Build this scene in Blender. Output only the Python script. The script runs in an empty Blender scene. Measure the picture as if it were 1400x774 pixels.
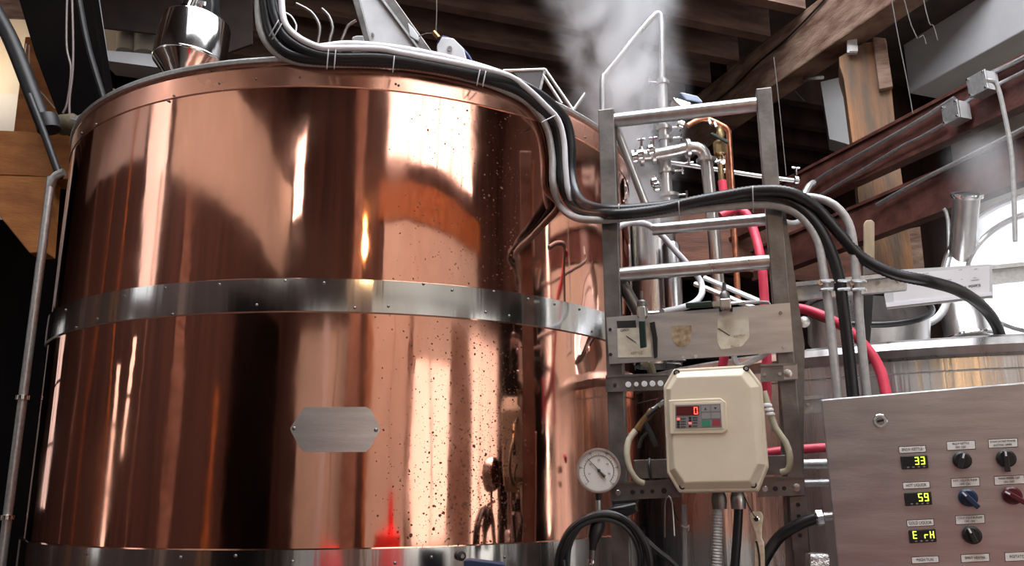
import bpy, math, random
from mathutils import Vector, Matrix
random.seed(4)
S = bpy.context.scene
COL = S.collection
R_ = math.radians
EYE = 1.5
F, PITCH, ROLL = 1148.0, 0.2354, -0.0057          # focal length in px of the 1400x774 frame, tilt, roll

# ---------------------------------------------------------------- camera
cam = bpy.data.cameras.new('camera'); camo = bpy.data.objects.new('camera', cam); COL.objects.link(camo)
cam.sensor_width = 36; cam.lens = 36 * F / 1400; cam.clip_start = .05; cam.clip_end = 100
camo.matrix_world = (Matrix.Translation((0, 0, EYE)) @ Matrix.Rotation(math.pi/2 + PITCH, 4, 'X')
                     @ Matrix.Rotation(ROLL, 4, 'Z'))
S.camera = camo
# ---------------------------------------------------------------- world and exposure
w = bpy.data.worlds.new('world'); S.world = w; w.use_nodes = True
w.node_tree.nodes['Background'].inputs[0].default_value = (.75, .85, 1, 1)
w.node_tree.nodes['Background'].inputs[1].default_value = .05
S.view_settings.view_transform = 'Standard'; S.view_settings.look = 'None'
S.view_settings.exposure = 0.0; S.view_settings.gamma = 1
S.cycles.use_denoising = True
S.cycles.max_bounces = 8; S.cycles.glossy_bounces = 4; S.cycles.diffuse_bounces = 3; S.cycles.volume_bounces = 1
S.cycles.volume_step_rate = 2.0
S.cycles.caustics_reflective = False; S.cycles.caustics_refractive = False
S.cycles.sample_clamp_indirect = 6
E_SKY, E_REAR, E_LEFT, E_LOW, E_SMALL = 11.0, 3.6, .9, 1.5, 4.0     # glow of each set of window panes; the low ones are added
def area_light(name, loc, target, size, power, colr=(1, 1, 1), sy=None):
    l = bpy.data.lights.new(name, 'AREA'); l.energy = power; l.color = colr; l.size = size
    if sy: l.shape = 'RECTANGLE'; l.size_y = sy
    o = bpy.data.objects.new(name, l); COL.objects.link(o); o.location = loc
    o.rotation_euler = (Vector(target) - Vector(loc)).to_track_quat('-Z', 'Y').to_euler()
    return o

# ---------------------------------------------------------------- maths: from a pixel of the photo to a place in the room
cr_, sr_ = math.cos(ROLL), math.sin(ROLL); cp_, sp_ = math.cos(PITCH), math.sin(PITCH)
def ray(px, py):
    x = (px-700)/F; y = -(py-387)/F
    x, y = cr_*x - sr_*y, sr_*x + cr_*y
    return Vector((x, cp_ - y*sp_, sp_ + y*cp_))
def at(px, py, Y):
    d = ray(px, py); return Vector((0, 0, EYE)) + d*(Y/d.y)
def hz(px, py, z):
    d = ray(px, py); return Vector((0, 0, EYE)) + d*((z-EYE)/d.z)
TC = Vector((-.6744, 3.6584, 0)); TR = 1.2
def cyl(px, py, off=0.0, c=TC, R=TR):
    d = ray(px, py); r = R+off
    a = d.x**2+d.y**2; b = -(c.x*d.x+c.y*d.y); k = c.x**2+c.y**2-r*r
    D = b*b-a*k
    t = (-b-math.sqrt(max(D, 0)))/a
    return Vector((0, 0, EYE)) + d*t
class Plane:
    def __init__(s, px, py, Y, yaw=0, tilt=0):
        a = R_(yaw); s.p = at(px, py, Y); s.u = Vector((math.cos(a), -math.sin(a), math.tan(R_(tilt)))).normalized()
        s.n = Vector((-math.sin(a), -math.cos(a), 0)); s.v = Vector((0, 0, 1))
    def __call__(s, px, py, off=0):
        d = ray(px, py); p = s.p + s.n*off; e = Vector((0, 0, EYE))
        return e + d*(((p-e).dot(s.n))/d.dot(s.n))
A20 = R_(20); BU = Vector((math.cos(A20), math.sin(A20), 0)); BV = Vector((-math.sin(A20), math.cos(A20), 0))
def B(u, v, z): return BU*u + BV*v + Vector((0, 0, z))          # the building's own axes

# ---------------------------------------------------------------- materials
def nt(name):
    m = bpy.data.materials.new(name); m.use_nodes = True
    return m, m.node_tree, m.node_tree.nodes['Principled BSDF']
def link(t, a, b): t.links.new(a, b)
def mat(name, c, rough=.5, metal=0, c2=None, scale=8, stretch=(1, 1, 1), bump=0, bscale=None, emit=0, ec=None, rvar=0, alpha=1, trans=0, detail=4):
    m, t, p = nt(name)
    p.inputs['Base Color'].default_value = (*c, 1); p.inputs['Roughness'].default_value = rough
    p.inputs['Metallic'].default_value = metal; p.inputs['Alpha'].default_value = alpha
    p.inputs['Transmission Weight'].default_value = trans
    if emit: p.inputs['Emission Color'].default_value = (*(ec or c), 1); p.inputs['Emission Strength'].default_value = emit
    if c2 or bump or rvar:
        g = t.nodes.new('ShaderNodeNewGeometry'); mp = t.nodes.new('ShaderNodeMapping'); link(t, g.outputs['Position'], mp.inputs[0])
        mp.inputs['Scale'].default_value = stretch
        n = t.nodes.new('ShaderNodeTexNoise'); n.inputs['Scale'].default_value = scale; n.inputs['Detail'].default_value = detail
        link(t, mp.outputs[0], n.inputs[0])
        if c2:
            r = t.nodes.new('ShaderNodeValToRGB'); r.color_ramp.elements[0].position = .35; r.color_ramp.elements[1].position = .65
            r.color_ramp.elements[0].color = (*c, 1); r.color_ramp.elements[1].color = (*c2, 1)
            link(t, n.outputs[0], r.inputs[0]); link(t, r.outputs[0], p.inputs['Base Color'])
        if rvar:
            q = t.nodes.new('ShaderNodeMapRange'); q.inputs[3].default_value = max(.02, rough-rvar); q.inputs[4].default_value = rough+rvar
            link(t, n.outputs[0], q.inputs[0]); link(t, q.outputs[0], p.inputs['Roughness'])
        if bump:
            n2 = n
            if bscale:
                n2 = t.nodes.new('ShaderNodeTexNoise'); n2.inputs['Scale'].default_value = bscale; n2.inputs['Detail'].default_value = 3
                link(t, mp.outputs[0], n2.inputs[0])
            b = t.nodes.new('ShaderNodeBump'); b.inputs['Strength'].default_value = bump; b.inputs['Distance'].default_value = .01
            link(t, n2.outputs[0], b.inputs['Height']); link(t, b.outputs[0], p.inputs['Normal'])
    return m
M = {}
M['steel'] = mat('brushed_steel', (.50, .49, .48), .3, 1, c2=(.62, .61, .60), scale=5, stretch=(6, 6, .6), rvar=.08, bump=.04, bscale=30)
M['steel_h'] = mat('brushed_steel_sheet', (.52, .51, .51), .38, 1, c2=(.62, .61, .60), scale=6, stretch=(1, 1, 8), rvar=.06, bump=.05, bscale=40)
M['steel_dk'] = mat('dull_steel', (.17, .16, .155), .45, 1, c2=(.26, .245, .235), scale=14, rvar=.1, bump=.1, bscale=60)
M['band'] = mat('polished_band_steel', (.56, .555, .54), .13, 1, c2=(.68, .67, .655), scale=3, stretch=(5, 5, .4), rvar=.05, bump=.12, bscale=3)
M['vessel'] = mat('vessel_steel', (.56, .55, .56), .27, 1, c2=(.70, .69, .69), scale=3, stretch=(6, 6, .2), rvar=.07, bump=.5, bscale=3)
M['chrome'] = mat('bright_steel', (.8, .8, .8), .12, 1)
M['gal'] = mat('galvanised_steel', (.50, .51, .51), .45, 1, c2=(.62, .63, .63), scale=70, rvar=.1)
M['greyconduit'] = mat('grey_plastic_conduit', (.42, .42, .42), .42, .2, c2=(.52, .51, .50), scale=60)
M['black'] = mat('black_rubber', (.012, .012, .014), .35)
M['blackmat'] = mat('black_paint', (.007, .007, .008), .5, c2=(.014, .013, .013), scale=30)
M['white_hose'] = mat('milky_white_hose', (.82, .82, .86), .35)
M['clear_hose'] = mat('yellowed_clear_hose', (.62, .57, .42), .25, trans=.25)
M['red_hose'] = mat('red_rubber_hose', (.78, .05, .10), .4, c2=(.84, .08, .14), scale=20)
M['cream'] = mat('cream_plastic', (.64, .56, .42), .42, c2=(.69, .61, .47), scale=9, bump=.02, bscale=200)
M['lettering'] = mat('black_print', (.03, .03, .03), .6)
M['paper'] = mat('aged_paper', (.50, .44, .34), .8, c2=(.68, .63, .52), scale=30, detail=8)
M['brownpaper'] = mat('brown_stained_paper', (.20, .12, .06), .8, c2=(.42, .33, .22), scale=60, detail=8)
M['white'] = mat('white_label', (.78, .76, .72), .5, c2=(.84, .82, .78), scale=90)
M['whitep'] = mat('white_paint', (.78, .79, .82), .4, c2=(.68, .69, .72), scale=12)
M['brass'] = mat('brass', (.40, .29, .15), .38, 1, c2=(.25, .17, .08), scale=40)
M['cu_pipe'] = mat('copper_pipe', (.72, .33, .20), .28, 1, c2=(.45, .18, .11), scale=30)
M['beam'] = mat('old_brown_timber', (.15, .075, .05), .75, c2=(.36, .24, .175), scale=5, stretch=(1, 1, 3), bump=.6, bscale=22, detail=9)
M['joist'] = mat('dark_joist_timber', (.17, .10, .078), .8, c2=(.32, .21, .16), scale=3, stretch=(1, 1, 5), bump=.5, bscale=25, detail=8)
M['deck'] = mat('ceiling_deck', (.05, .035, .03), .85, c2=(.09, .065, .055), scale=4, detail=7)
M['redbeam'] = mat('oxblood_painted_steel', (.065, .02, .015), .5, c2=(.13, .048, .036), scale=12, bump=.25, bscale=60, detail=8)
M['orange'] = mat('varnished_pine', (.28, .095, .022), .6, c2=(.44, .17, .045), scale=5, stretch=(1, 1, 3), bump=.3, bscale=30, detail=7)
M['duct'] = mat('grey_duct_paint', (.52, .52, .53), .45, c2=(.60, .60, .61), scale=3)
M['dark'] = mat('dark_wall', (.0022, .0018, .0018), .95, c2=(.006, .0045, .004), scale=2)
M['brownwall'] = mat('brown_board_wall', (.03, .015, .012), .7, c2=(.075, .038, .03), scale=1.2, stretch=(5, 5, .2))
M['creamwall'] = mat('cream_painted_wall', (.62, .58, .50), .8, c2=(.70, .66, .58), scale=3)
M['floor'] = mat('wet_concrete_floor', (.12, .10, .09), .35, c2=(.20, .17, .15), scale=2, bump=.2, bscale=12)
M['redlit'] = mat('red_stand_in_plastic', (.85, .03, .03), .3)
M['warmglow'] = mat('lamp_bulb', (1, .6, .25), .4, emit=14, ec=(1, .55, .18))
M['seg_y'] = mat('lit_segments', (.6, .9, .05), .5, emit=1.6, ec=(.70, .95, .06))
M['seg_r'] = mat('lit_red_segments', (.9, .05, .03), .5, emit=2.2, ec=(1, .10, .06))
M['redglass'] = mat('dark_red_display', (.09, .003, .004), .15)
M['blackgloss'] = mat('black_gloss', (.01, .01, .011), .15)
M['green'] = mat('green_key', (.03, .22, .12), .5); M['redkey'] = mat('red_key', (.30, .03, .05), .5)
M['greykey'] = mat('grey_key', (.26, .25, .25), .5); M['keypad'] = mat('keypad_face', (.20, .19, .19), .5)
M['blueknob'] = mat('dark_blue_plastic', (.012, .03, .07), .35); M['redknob'] = mat('dark_red_plastic', (.09, .008, .014), .35)
M['greenhandle'] = mat('green_black_grip', (.003, .018, .012), .35)
M['dial'] = mat('dial_face', (.70, .67, .63), .4); M['dialred'] = mat('dial_red', (.75, .12, .12), .5)
M['cobweb'] = mat('grey_string', (.14, .13, .125), .9)
M['bucket'] = mat('white_bucket', (.70, .68, .60), .45)
M['wornwood'] = mat('pale_worn_wood', (.36, .27, .17), .7, c2=(.48, .38, .26), scale=20, stretch=(1, 1, .3))
M['bluepaint'] = mat('pale_blue_enamel', (.35, .42, .55), .3)
M['tape'] = mat('cable_tie_nylon', (.50, .48, .50), .45)

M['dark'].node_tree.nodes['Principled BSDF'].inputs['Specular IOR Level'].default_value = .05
def pane_mat(name, c, s):
    m, t, p = nt(name)
    p.inputs['Base Color'].default_value = (.8, .85, .9, 1); p.inputs['Roughness'].default_value = .1
    p.inputs['Emission Color'].default_value = (*c, 1); p.inputs['Emission Strength'].default_value = s
    return m
M['p_sky'] = pane_mat('skylight_daylight', (.93, .95, 1), E_SKY)
M['p_rear'] = pane_mat('rear_window_daylight', (1, .98, .96), E_REAR)
M['p_left'] = pane_mat('side_window_daylight', (1, .97, .95), E_LEFT)
M['p_low'] = pane_mat('added_low_window_glow', (1, .93, .84), E_LOW)  # glow for the added low panes
M['p_small'] = pane_mat('corner_window_daylight', (1, .98, .96), E_SMALL)

def copper(name, spots=True):
    m, t, p = nt(name)
    g = t.nodes.new('ShaderNodeNewGeometry')
    def mp(s):
        q = t.nodes.new('ShaderNodeMapping'); q.inputs['Scale'].default_value = s; link(t, g.outputs['Position'], q.inputs[0]); return q.outputs[0]
    def noise(v, sc, d=3):
        n = t.nodes.new('ShaderNodeTexNoise'); n.inputs['Scale'].default_value = sc; n.inputs['Detail'].default_value = d; link(t, v, n.inputs[0]); return n.outputs[0]
    def math_(op, a, b=None, c=None):
        n = t.nodes.new('ShaderNodeMath'); n.operation = op
        for i, x in enumerate((a, b, c)):
            if x is None: continue
            if isinstance(x, (int, float)): n.inputs[i].default_value = x
            else: link(t, x, n.inputs[i])
        return n.outputs[0]
    def rng(x, a, b, c=0., d=1.):
        n = t.nodes.new('ShaderNodeMapRange'); n.interpolation_type = 'SMOOTHSTEP'; link(t, x, n.inputs[0])
        for i, v in enumerate((a, b, c, d)): n.inputs[i+1].default_value = v
        return n.outputs[0]
    r = t.nodes.new('ShaderNodeValToRGB'); r.color_ramp.elements[0].position = .3; r.color_ramp.elements[1].position = .75
    r.color_ramp.elements[0].color = (.82, .385, .275, 1); r.color_ramp.elements[1].color = (.92, .50, .365, 1)
    link(t, noise(mp((2.5, 2.5, .5)), 2.2, 5), r.inputs[0])
    colour = r.outputs[0]
    sep = t.nodes.new('ShaderNodeSeparateXYZ'); link(t, g.outputs['Position'], sep.inputs[0])
    rough = rng(noise(mp((1, 1, .6)), 5, 6), .3, .75, .035, .12)
    if spots:
        # corrosion specks, thickest on the lower right of the shell
        mask = math_('MULTIPLY', rng(sep.outputs[0], -.45, -.08), rng(sep.outputs[0], .07, .0))
        mask = math_('MULTIPLY', mask, rng(sep.outputs[2], 2.15, 1.45, .25, 1))
        dens = math_('MULTIPLY', mask, rng(noise(mp((1, 1, .7)), 5, 3), .35, .65, .45, 1))
        tot = None
        for sc, thr in ((34, .24), (70, .32), (120, .36), (210, .36)):
            v = t.nodes.new('ShaderNodeTexVoronoi'); v.inputs['Scale'].default_value = sc
            wv = t.nodes.new('ShaderNodeVectorMath'); wv.operation = 'ADD'; link(t, g.outputs['Position'], wv.inputs[0])
            nn = t.nodes.new('ShaderNodeTexNoise'); nn.inputs['Scale'].default_value = 90; link(t, g.outputs['Position'], nn.inputs[0])
            sc_ = t.nodes.new('ShaderNodeVectorMath'); sc_.operation = 'SCALE'; sc_.inputs[3].default_value = .010; link(t, nn.outputs[1], sc_.inputs[0]); link(t, sc_.outputs[0], wv.inputs[1])
            link(t, wv.outputs[0], v.inputs[0])
            s2 = t.nodes.new('ShaderNodeSeparateXYZ'); link(t, v.outputs['Color'], s2.inputs[0])
            pick = math_('LESS_THAN', s2.outputs[0], math_('MULTIPLY', dens, .85))
            dot = math_('LESS_THAN', v.outputs['Distance'], math_('MULTIPLY', s2.outputs[1], thr))
            k = math_('MULTIPLY', pick, dot); tot = k if tot is None else math_('MAXIMUM', tot, k)
        mx = t.nodes.new('ShaderNodeMix'); mx.data_type = 'RGBA'; link(t, math_('MULTIPLY', tot, .85), mx.inputs[0]); link(t, colour, mx.inputs[6]); mx.inputs[7].default_value = (.05, .015, .01, 1)
        colour = mx.outputs[2]
        rough = math_('MAXIMUM', rough, math_('MULTIPLY', tot, .6))
    link(t, colour, p.inputs['Base Color']); link(t, rough, p.inputs['Roughness']); p.inputs['Metallic'].default_value = 1
    h = math_('ADD', math_('MULTIPLY', noise(mp((1, 1, .14)), 4.5, 2), 1.0), math_('MULTIPLY', noise(mp((1, 1, .5)), 16, 2), .05))
    b = t.nodes.new('ShaderNodeBump'); b.inputs['Strength'].default_value = 1; b.inputs['Distance'].default_value = .0042
    link(t, h, b.inputs['Height']); link(t, b.outputs[0], p.inputs['Normal'])
    return m
M['copper'] = copper('hammered_copper'); M['copper_top'] = copper('rim_copper', False)
for n_ in M['copper_top'].node_tree.nodes:
    if n_.bl_idname == 'ShaderNodeMapRange': n_.inputs[3].default_value = .14; n_.inputs[4].default_value = .30

# ---------------------------------------------------------------- object helpers
def wloc(o):
    v = Vector((0, 0, 0))
    while o: v += o.location; o = o.parent
    return v
def tag(o, label=None, cat=None, group=None, kind=None):
    if label: o['label'] = label
    if cat: o['category'] = cat
    if group: o['group'] = group
    if kind: o['kind'] = kind
    return o
def thing(name, label, cat, loc, group=None):
    o = bpy.data.objects.new(name, None); o.empty_display_size = .05; COL.objects.link(o); o.location = loc
    return tag(o, label, cat, group)
def mk(name, V, Fc, m, par=None, smooth=False, bevel=0, org=None):
    V = [Vector(v) for v in V]
    if org is None:
        org = Vector([(min(v[i] for v in V)+max(v[i] for v in V))/2 for i in range(3)])
    me = bpy.data.meshes.new(name); me.from_pydata([v-org for v in V], [], Fc); me.update()
    import bmesh
    bm = bmesh.new(); bm.from_mesh(me); bmesh.ops.recalc_face_normals(bm, faces=bm.faces); bm.to_mesh(me); bm.free()
    if smooth:
        for p in me.polygons: p.use_smooth = True
        try: me.set_sharp_from_angle(angle=R_(40))
        except Exception: pass
    me.materials.append(M[m] if isinstance(m, str) else m)
    o = bpy.data.objects.new(name, me); COL.objects.link(o)
    if par: o.parent = par
    o.location = org - (wloc(par) if par else Vector((0, 0, 0)))
    if bevel:
        b = o.modifiers.new('bevel', 'BEVEL'); b.width = bevel; b.segments = 2; b.limit_method = 'ANGLE'
    return o
def dup(o, loc_world, par=None, name=None):
    c = o.copy(); COL.objects.link(c)
    if name: c.name = name
    c.parent = par
    c.location = Vector(loc_world) - (wloc(par) if par else Vector((0, 0, 0)))
    return c
def spline(P, step=.02):
    P = [Vector(p) for p in P]
    if len(P) < 3: return P
    out = []
    Q = [P[0]*2-P[1]] + P + [P[-1]*2-P[-2]]
    for i in range(1, len(Q)-2):
        a, b, c, d = Q[i-1:i+3]; n = max(2, int((c-b).length/step))
        for k in range(n):
            t = k/n
            out.append(.5*((2*b)+(c-a)*t+(2*a-5*b+4*c-d)*t*t+(3*b-a-3*c+d)*t**3))
    out.append(P[-1]); return out
def tube(name, P, r, m, par=None, seg=10, sm=True, rib=0, amp=.12, step=.02, ends=True):
    """a round tube through points; rib = pitch of its corrugations; r may be a function of the 0..1 run"""
    if rib: step = min(step, rib/2)
    pts = spline(P, step) if sm else [Vector(p) for p in P]
    if rib:                                             # resample evenly so the ribs keep one pitch
        L = [0]
        for a, b in zip(pts, pts[1:]): L.append(L[-1]+(b-a).length)
        n = max(4, int(L[-1]/(rib/2))); q = []; j = 0
        for i in range(n+1):
            s = L[-1]*i/n
            while j < len(L)-2 and L[j+1] < s: j += 1
            q.append(pts[j].lerp(pts[j+1], (s-L[j])/max(1e-9, L[j+1]-L[j])))
        pts = q
    V = []; Fc = []
    t0 = (pts[1]-pts[0]).normalized()
    up = Vector((0, 0, 1)) if abs(t0.z) < .9 else Vector((1, 0, 0))
    nrm = t0.cross(up).normalized()
    for i, p in enumerate(pts):
        t = (pts[min(i+1, len(pts)-1)]-pts[max(i-1, 0)]).normalized()
        nrm = (nrm - t*nrm.dot(t)).normalized(); bn = t.cross(nrm)
        rr = r(i/(len(pts)-1)) if callable(r) else r
        if rib: rr *= (1+amp if i % 2 else 1-amp)
        for k in range(seg):
            a = 2*math.pi*k/seg; V.append(p+nrm*math.cos(a)*rr+bn*math.sin(a)*rr)
    for i in range(len(pts)-1):
        for k in range(seg):
            a = i*seg+k; b = i*seg+(k+1) % seg; Fc.append((a, b, b+seg, a+seg))
    if ends: Fc.append(tuple(range(seg))); Fc.append(tuple(range(len(V)-seg, len(V))))
    return mk(name, V, Fc, m, par, smooth=True)
def box(name, o, du, dv, dw, m, par=None, bevel=0):
    """box with corner o and three edge vectors"""
    o = Vector(o); V = [o, o+du, o+du+dv, o+dv]; V += [v+dw for v in V]
    return mk(name, V, [(0, 1, 2, 3), (4, 5, 6, 7), (0, 1, 5, 4), (1, 2, 6, 5), (2, 3, 7, 6), (3, 0, 4, 7)], m, par, bevel=bevel)
def bbox(name, u0, u1, v0, v1, z0, z1, m, par=None, bevel=0):
    return box(name, B(u0, v0, z0), BU*(u1-u0), BV*(v1-v0), Vector((0, 0, z1-z0)), m, par, bevel)
def slab(name, pl, pix, th, m, par=None, off=0, bevel=0):
    """pixel outline laid on a plane in the room and given thickness away from the viewer"""
    f = [pl(x, y, off) for x, y in pix]; b = [v - pl.n*th for v in f]; n = len(f)
    return mk(name, f+b, [tuple(range(n)), tuple(range(2*n-1, n-1, -1))]+[(i, (i+1) % n, n+(i+1) % n, n+i) for i in range(n)], m, par, bevel=bevel)
def rect(name, pl, x0, y0, x1, y1, th, m, par=None, off=0, bevel=0, sl=0):
    return slab(name, pl, [(x0, y0), (x1, y0+sl), (x1, y1+sl), (x0, y1)], th, m, par, off, bevel)
def lathe(name, prof, base, m, par=None, axis=(0, 0, 1), seg=40, closed=True, a0=0, a1=2*math.pi):
    """prof: list of (radius, height along axis)"""
    ax = Vector(axis).normalized(); e1 = ax.orthogonal().normalized() if abs(ax.z) < .999 else Vector((1, 0, 0)); e2 = ax.cross(e1)
    base = Vector(base); V = []; Fc = []
    for r, h in prof:
        for k in range(seg):
            a = 2*math.pi*k/seg; V.append(base+ax*h+(e1*math.cos(a)+e2*math.sin(a))*r)
    n = len(prof)
    for i in range(n-1):
        for k in range(seg):
            Fc.append((i*seg+k, i*seg+(k+1) % seg, (i+1)*seg+(k+1) % seg, (i+1)*seg+k))
    if closed:
        if prof[0][0] > 1e-6: Fc.append(tuple(range(seg)))
        if prof[-1][0] > 1e-6: Fc.append(tuple(range((n-1)*seg, n*seg)))
    return mk(name, V, Fc, m, par, smooth=True)
def disc(name, pl, px, py, r, th, m, par=None, off=0, seg=20, r2=None):
    p = pl(px, py, off)
    return lathe(name, [(r, 0), (r, th*.8), ((r2 or r)*.92, th)], p, m, par, axis=pl.n, seg=seg)
def text(name, pl, px, py, s, h, m='lettering', par=None, off=.001, rot=0, w=1):
    """lettering as a flat mesh; (px, py) is its centre, h its height in metres"""
    c = bpy.data.curves.new(name, 'FONT'); c.body = s; c.size = h*1.4; c.align_x = 'CENTER'; c.align_y = 'CENTER'; c.extrude = .0002
    c.space_line = .9
    o = bpy.data.objects.new(name, c); COL.objects.link(o)
    dg = bpy.context.evaluated_depsgraph_get(); me = bpy.data.meshes.new_from_object(o.evaluated_get(dg))
    bpy.data.objects.remove(o)
    u = pl.u; v = (pl.v - u*pl.v.dot(u)).normalized()
    if rot:
        u, v = u*math.cos(R_(rot))+v*math.sin(R_(rot)), v*math.cos(R_(rot))-u*math.sin(R_(rot))
    P = pl(px, py, off)
    V = [P + u*q.co.x*w + v*q.co.y + pl.n*q.co.z for q in me.vertices]
    Fc = [tuple(p.vertices) for p in me.polygons]
    return mk(name, V, Fc, m, par)
SEG = {'0': 'abcdef', '3': 'abcdg', '5': 'acdfg', '9': 'abcdfg', 'E': 'adefg', 'r': 'eg', 'H': 'bcefg', ' ': ''}
def digits(name, pl, px, py, s, h, m, par, off=.001, gap=1.25):
    """seven-segment characters; (px,py) centre of the row"""
    w = h*.52; th = h*.13; V = []; Fc = []
    u = pl.u; v = pl.v; P = pl(px, py, off) - u*(len(s)-1)*w*gap/2
    def bar(x0, y0, x1, y1):
        i = len(V); V.extend([P+u*a+v*b+pl.n*z for z in (0, .0004) for a, b in ((x0, y0), (x1, y0), (x1, y1), (x0, y1))])
        Fc.extend([tuple(i+k for k in q) for q in ((0, 1, 2, 3), (4, 5, 6, 7), (0, 1, 5, 4), (1, 2, 6, 5), (2, 3, 7, 6), (3, 0, 4, 7))])
    for n, ch in enumerate(s):
        x = n*w*gap; a, b = w/2, h/2; e = th*.3
        D = {'a': (x-a+e, b-th, x+a-e, b), 'd': (x-a+e, -b, x+a-e, -b+th), 'g': (x-a+e, -th/2, x+a-e, th/2),
             'b': (x+a-th, e, x+a, b-e), 'c': (x+a-th, -b+e, x+a, -e), 'f': (x-a, e, x-a+th, b-e), 'e': (x-a, -b+e, x-a+th, -e)}
        for k in SEG[ch]: bar(*D[k])
    return mk(name, V, Fc, m, par)
def pp(*L):                                            # (px, py, depth) triples to points
    return [at(*q) for q in L]

# ================================================================ THE HALL
UL, UR, VR, VF, ZC = -4.2, 6.4, -3.5, 9.0, 6.9
def struct(o): o['kind'] = 'structure'; return o
struct(bbox('floor', UL-.1, UR+.1, VR-.1, VF+.1, -.1, 0, 'floor'))
# left wall: dark boards, a pale painted band above, dark again
wl = struct(bbox('wall_left', UL-.15, UL, VR, VF, 0, 6.9, 'brownwall'))
bbox('painted_band', UL, UL+.02, VR+.02, 2.35, 3.9, 5.0, 'creamwall', wl)
wr = struct(bbox('wall_right', UR, UR+.15, VR, VF, 0, 6.9, 'brownwall'))
bbox('dark_sheet', UL, UL+.03, -3.4, -.35, .0, 3.3, 'dark', wl)  # near-black sheet added so the copper mirrors dark on its left
bbox('painted_band', UR-.02, UR, .3, 5.5, .5, 4.6, 'creamwall', wr)  # pale band added, out of view, brightens the right side of the copper
bbox('dark_sheet', UR-.03, UR, -3.4, -.1, 0, 3.7, 'dark', wr)  # near-black sheet added for the dark stripe mirrored right of centre
for v_, w_, z0_, z1_, m_ in ((3.8, .07, 0, 5.4, 'orange'), (2.62, .04, 0, 3.9, 'joist'), (1.3, .3, 0, 3.9, 'joist'), (.02, .16, .3, 2.3, 'orange'), (5.4, .1, 0, 4.0, 'joist'), (4.6, .05, 0, 4, 'orange')):  # strips added, out of view, to mirror as vertical stripes in the copper
    bbox('added_stud', UL, UL+.05, v_, v_+w_, z0_, z1_, m_, wl)
bbox('painted_band', UL, UL+.02, 3.3, 6.5, 4.0, 5.2, 'duct', wl)  # second pale band, added to lift the mirrored tone at upper left
wb = struct(bbox('wall_rear', UL, UR, VR-.15, VR, 0, 6.9, 'brownwall'))
bbox('painted_panel', -3.05, -1.0, VR, VR+.02, 0.05, 3.1, 'creamwall', wb)
bbox('painted_panel', -.2, 4.9, VR, VR+.02, 0.05, 3.3, 'creamwall', wb)
bbox('painted_panel', 0.3, 4.7, VR, VR+.02, 3.4, 4.2, 'creamwall', wb)
for u_, w_, m_ in ((3.38, .8, 'joist'), (1.40, .08, 'joist'), (-.2, .12, 'orange'), (-1.55, .03, 'joist'), (-2.2, .25, 'whitep'), (.75, .02, 'joist')):  # more added strips, dark and pale, for stripes mirrored in the copper
    bbox('added_stud', u_, u_+w_, VR, VR+.05, 0.05, 3.2, m_, wb)
bbox('timber_rail', 0.0, 4.9, VR, VR+.06, 4.2, 4.62, 'orange', wb)
struct(bbox('wall_front', UL, UR, VF, VF+.15, 0, 6.9, 'dark'))
struct(bbox('ceiling', UL-.1, UR+.1, VR-.1, 4.2, 6.9, 7.0, 'deck'))
cl = struct(bbox('ceiling', UL, UR, 4.1, VF, 5.15, 5.2, 'deck'))
struct(bbox('wall_upper', UL, UR, 4.05, 4.1, 5.15, 6.9, 'brownwall'))

wn = [0]
def window(u0, u1, v0, v1, z0, z1, m, nx, nz, axis):
    """glazed opening with a grid of bars; axis = the building axis it faces along"""
    wn[0] += 1
    fr = thing('window_%d' % wn[0], None, None, B((u0+u1)/2, (v0+v1)/2, z0)); fr['kind'] = 'structure'
    t = .035
    for i in range(nx):
        for k in range(nz):
            if axis == 'v':
                a, b = u0+(u1-u0)*i/nx, u0+(u1-u0)*(i+1)/nx; c, d = z0+(z1-z0)*k/nz, z0+(z1-z0)*(k+1)/nz
                bbox('pane', a+t/2, b-t/2, v0, v1, c+t/2, d-t/2, m, fr)
            elif axis == 'u':
                a, b = v0+(v1-v0)*i/nx, v0+(v1-v0)*(i+1)/nx; c, d = z0+(z1-z0)*k/nz, z0+(z1-z0)*(k+1)/nz
                bbox('pane', u0, u1, a+t/2, b-t/2, c+t/2, d-t/2, m, fr)
            else:
                a, b = u0+(u1-u0)*i/nx, u0+(u1-u0)*(i+1)/nx; c, d = v0+(v1-v0)*k/nz, v0+(v1-v0)*(k+1)/nz
                bbox('pane', a+t/2, b-t/2, c+t/2, d-t/2, z0, z1, m, fr)
    e = .03
    for i in range(nx+1):
        if axis == 'v': x = u0+(u1-u0)*i/nx; bbox('glazing_bar', x-t/2, x+t/2, v0-.005, v1+e, z0, z1, 'blackmat', fr)
        elif axis == 'u': x = v0+(v1-v0)*i/nx; bbox('glazing_bar', u0-e, u1+e, x-t/2, x+t/2, z0, z1, 'blackmat', fr)
        else: x = u0+(u1-u0)*i/nx; bbox('glazing_bar', x-t/2, x+t/2, v0, v1, z0-e, z1, 'blackmat', fr)
    return fr
window(.35, 4.6, VR+.005, VR+.02, 4.9, 6.5, 'p_rear', 6, 1, 'v')
window(-4.1, -3.35, VR+.005, VR+.02, 4.55, 5.6, 'p_small', 1, 1, 'v')
window(UL+.005, UL+.02, 2.5, 3.15, 2.9, 5.3, 'p_left', 1, 1, 'u')
window(1.55, 3.3, VR+.022, VR+.03, .9, 2.75, 'p_low', 2, 1, 'v')  # added glowing panes, unseen, for the bright streak low in the copper
window(4.3, 6.2, VR+.022, VR+.03, .5, 3.2, 'p_low', 3, 1, 'v')  # added glowing panes for the next bright stretch mirrored to the right
window(UL+.02, UL+.03, 3.45, 3.62, 1.0, 2.4, 'p_low', 1, 3, 'u')  # this and the next two: added panes giving small mirrored highlights at left
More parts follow.
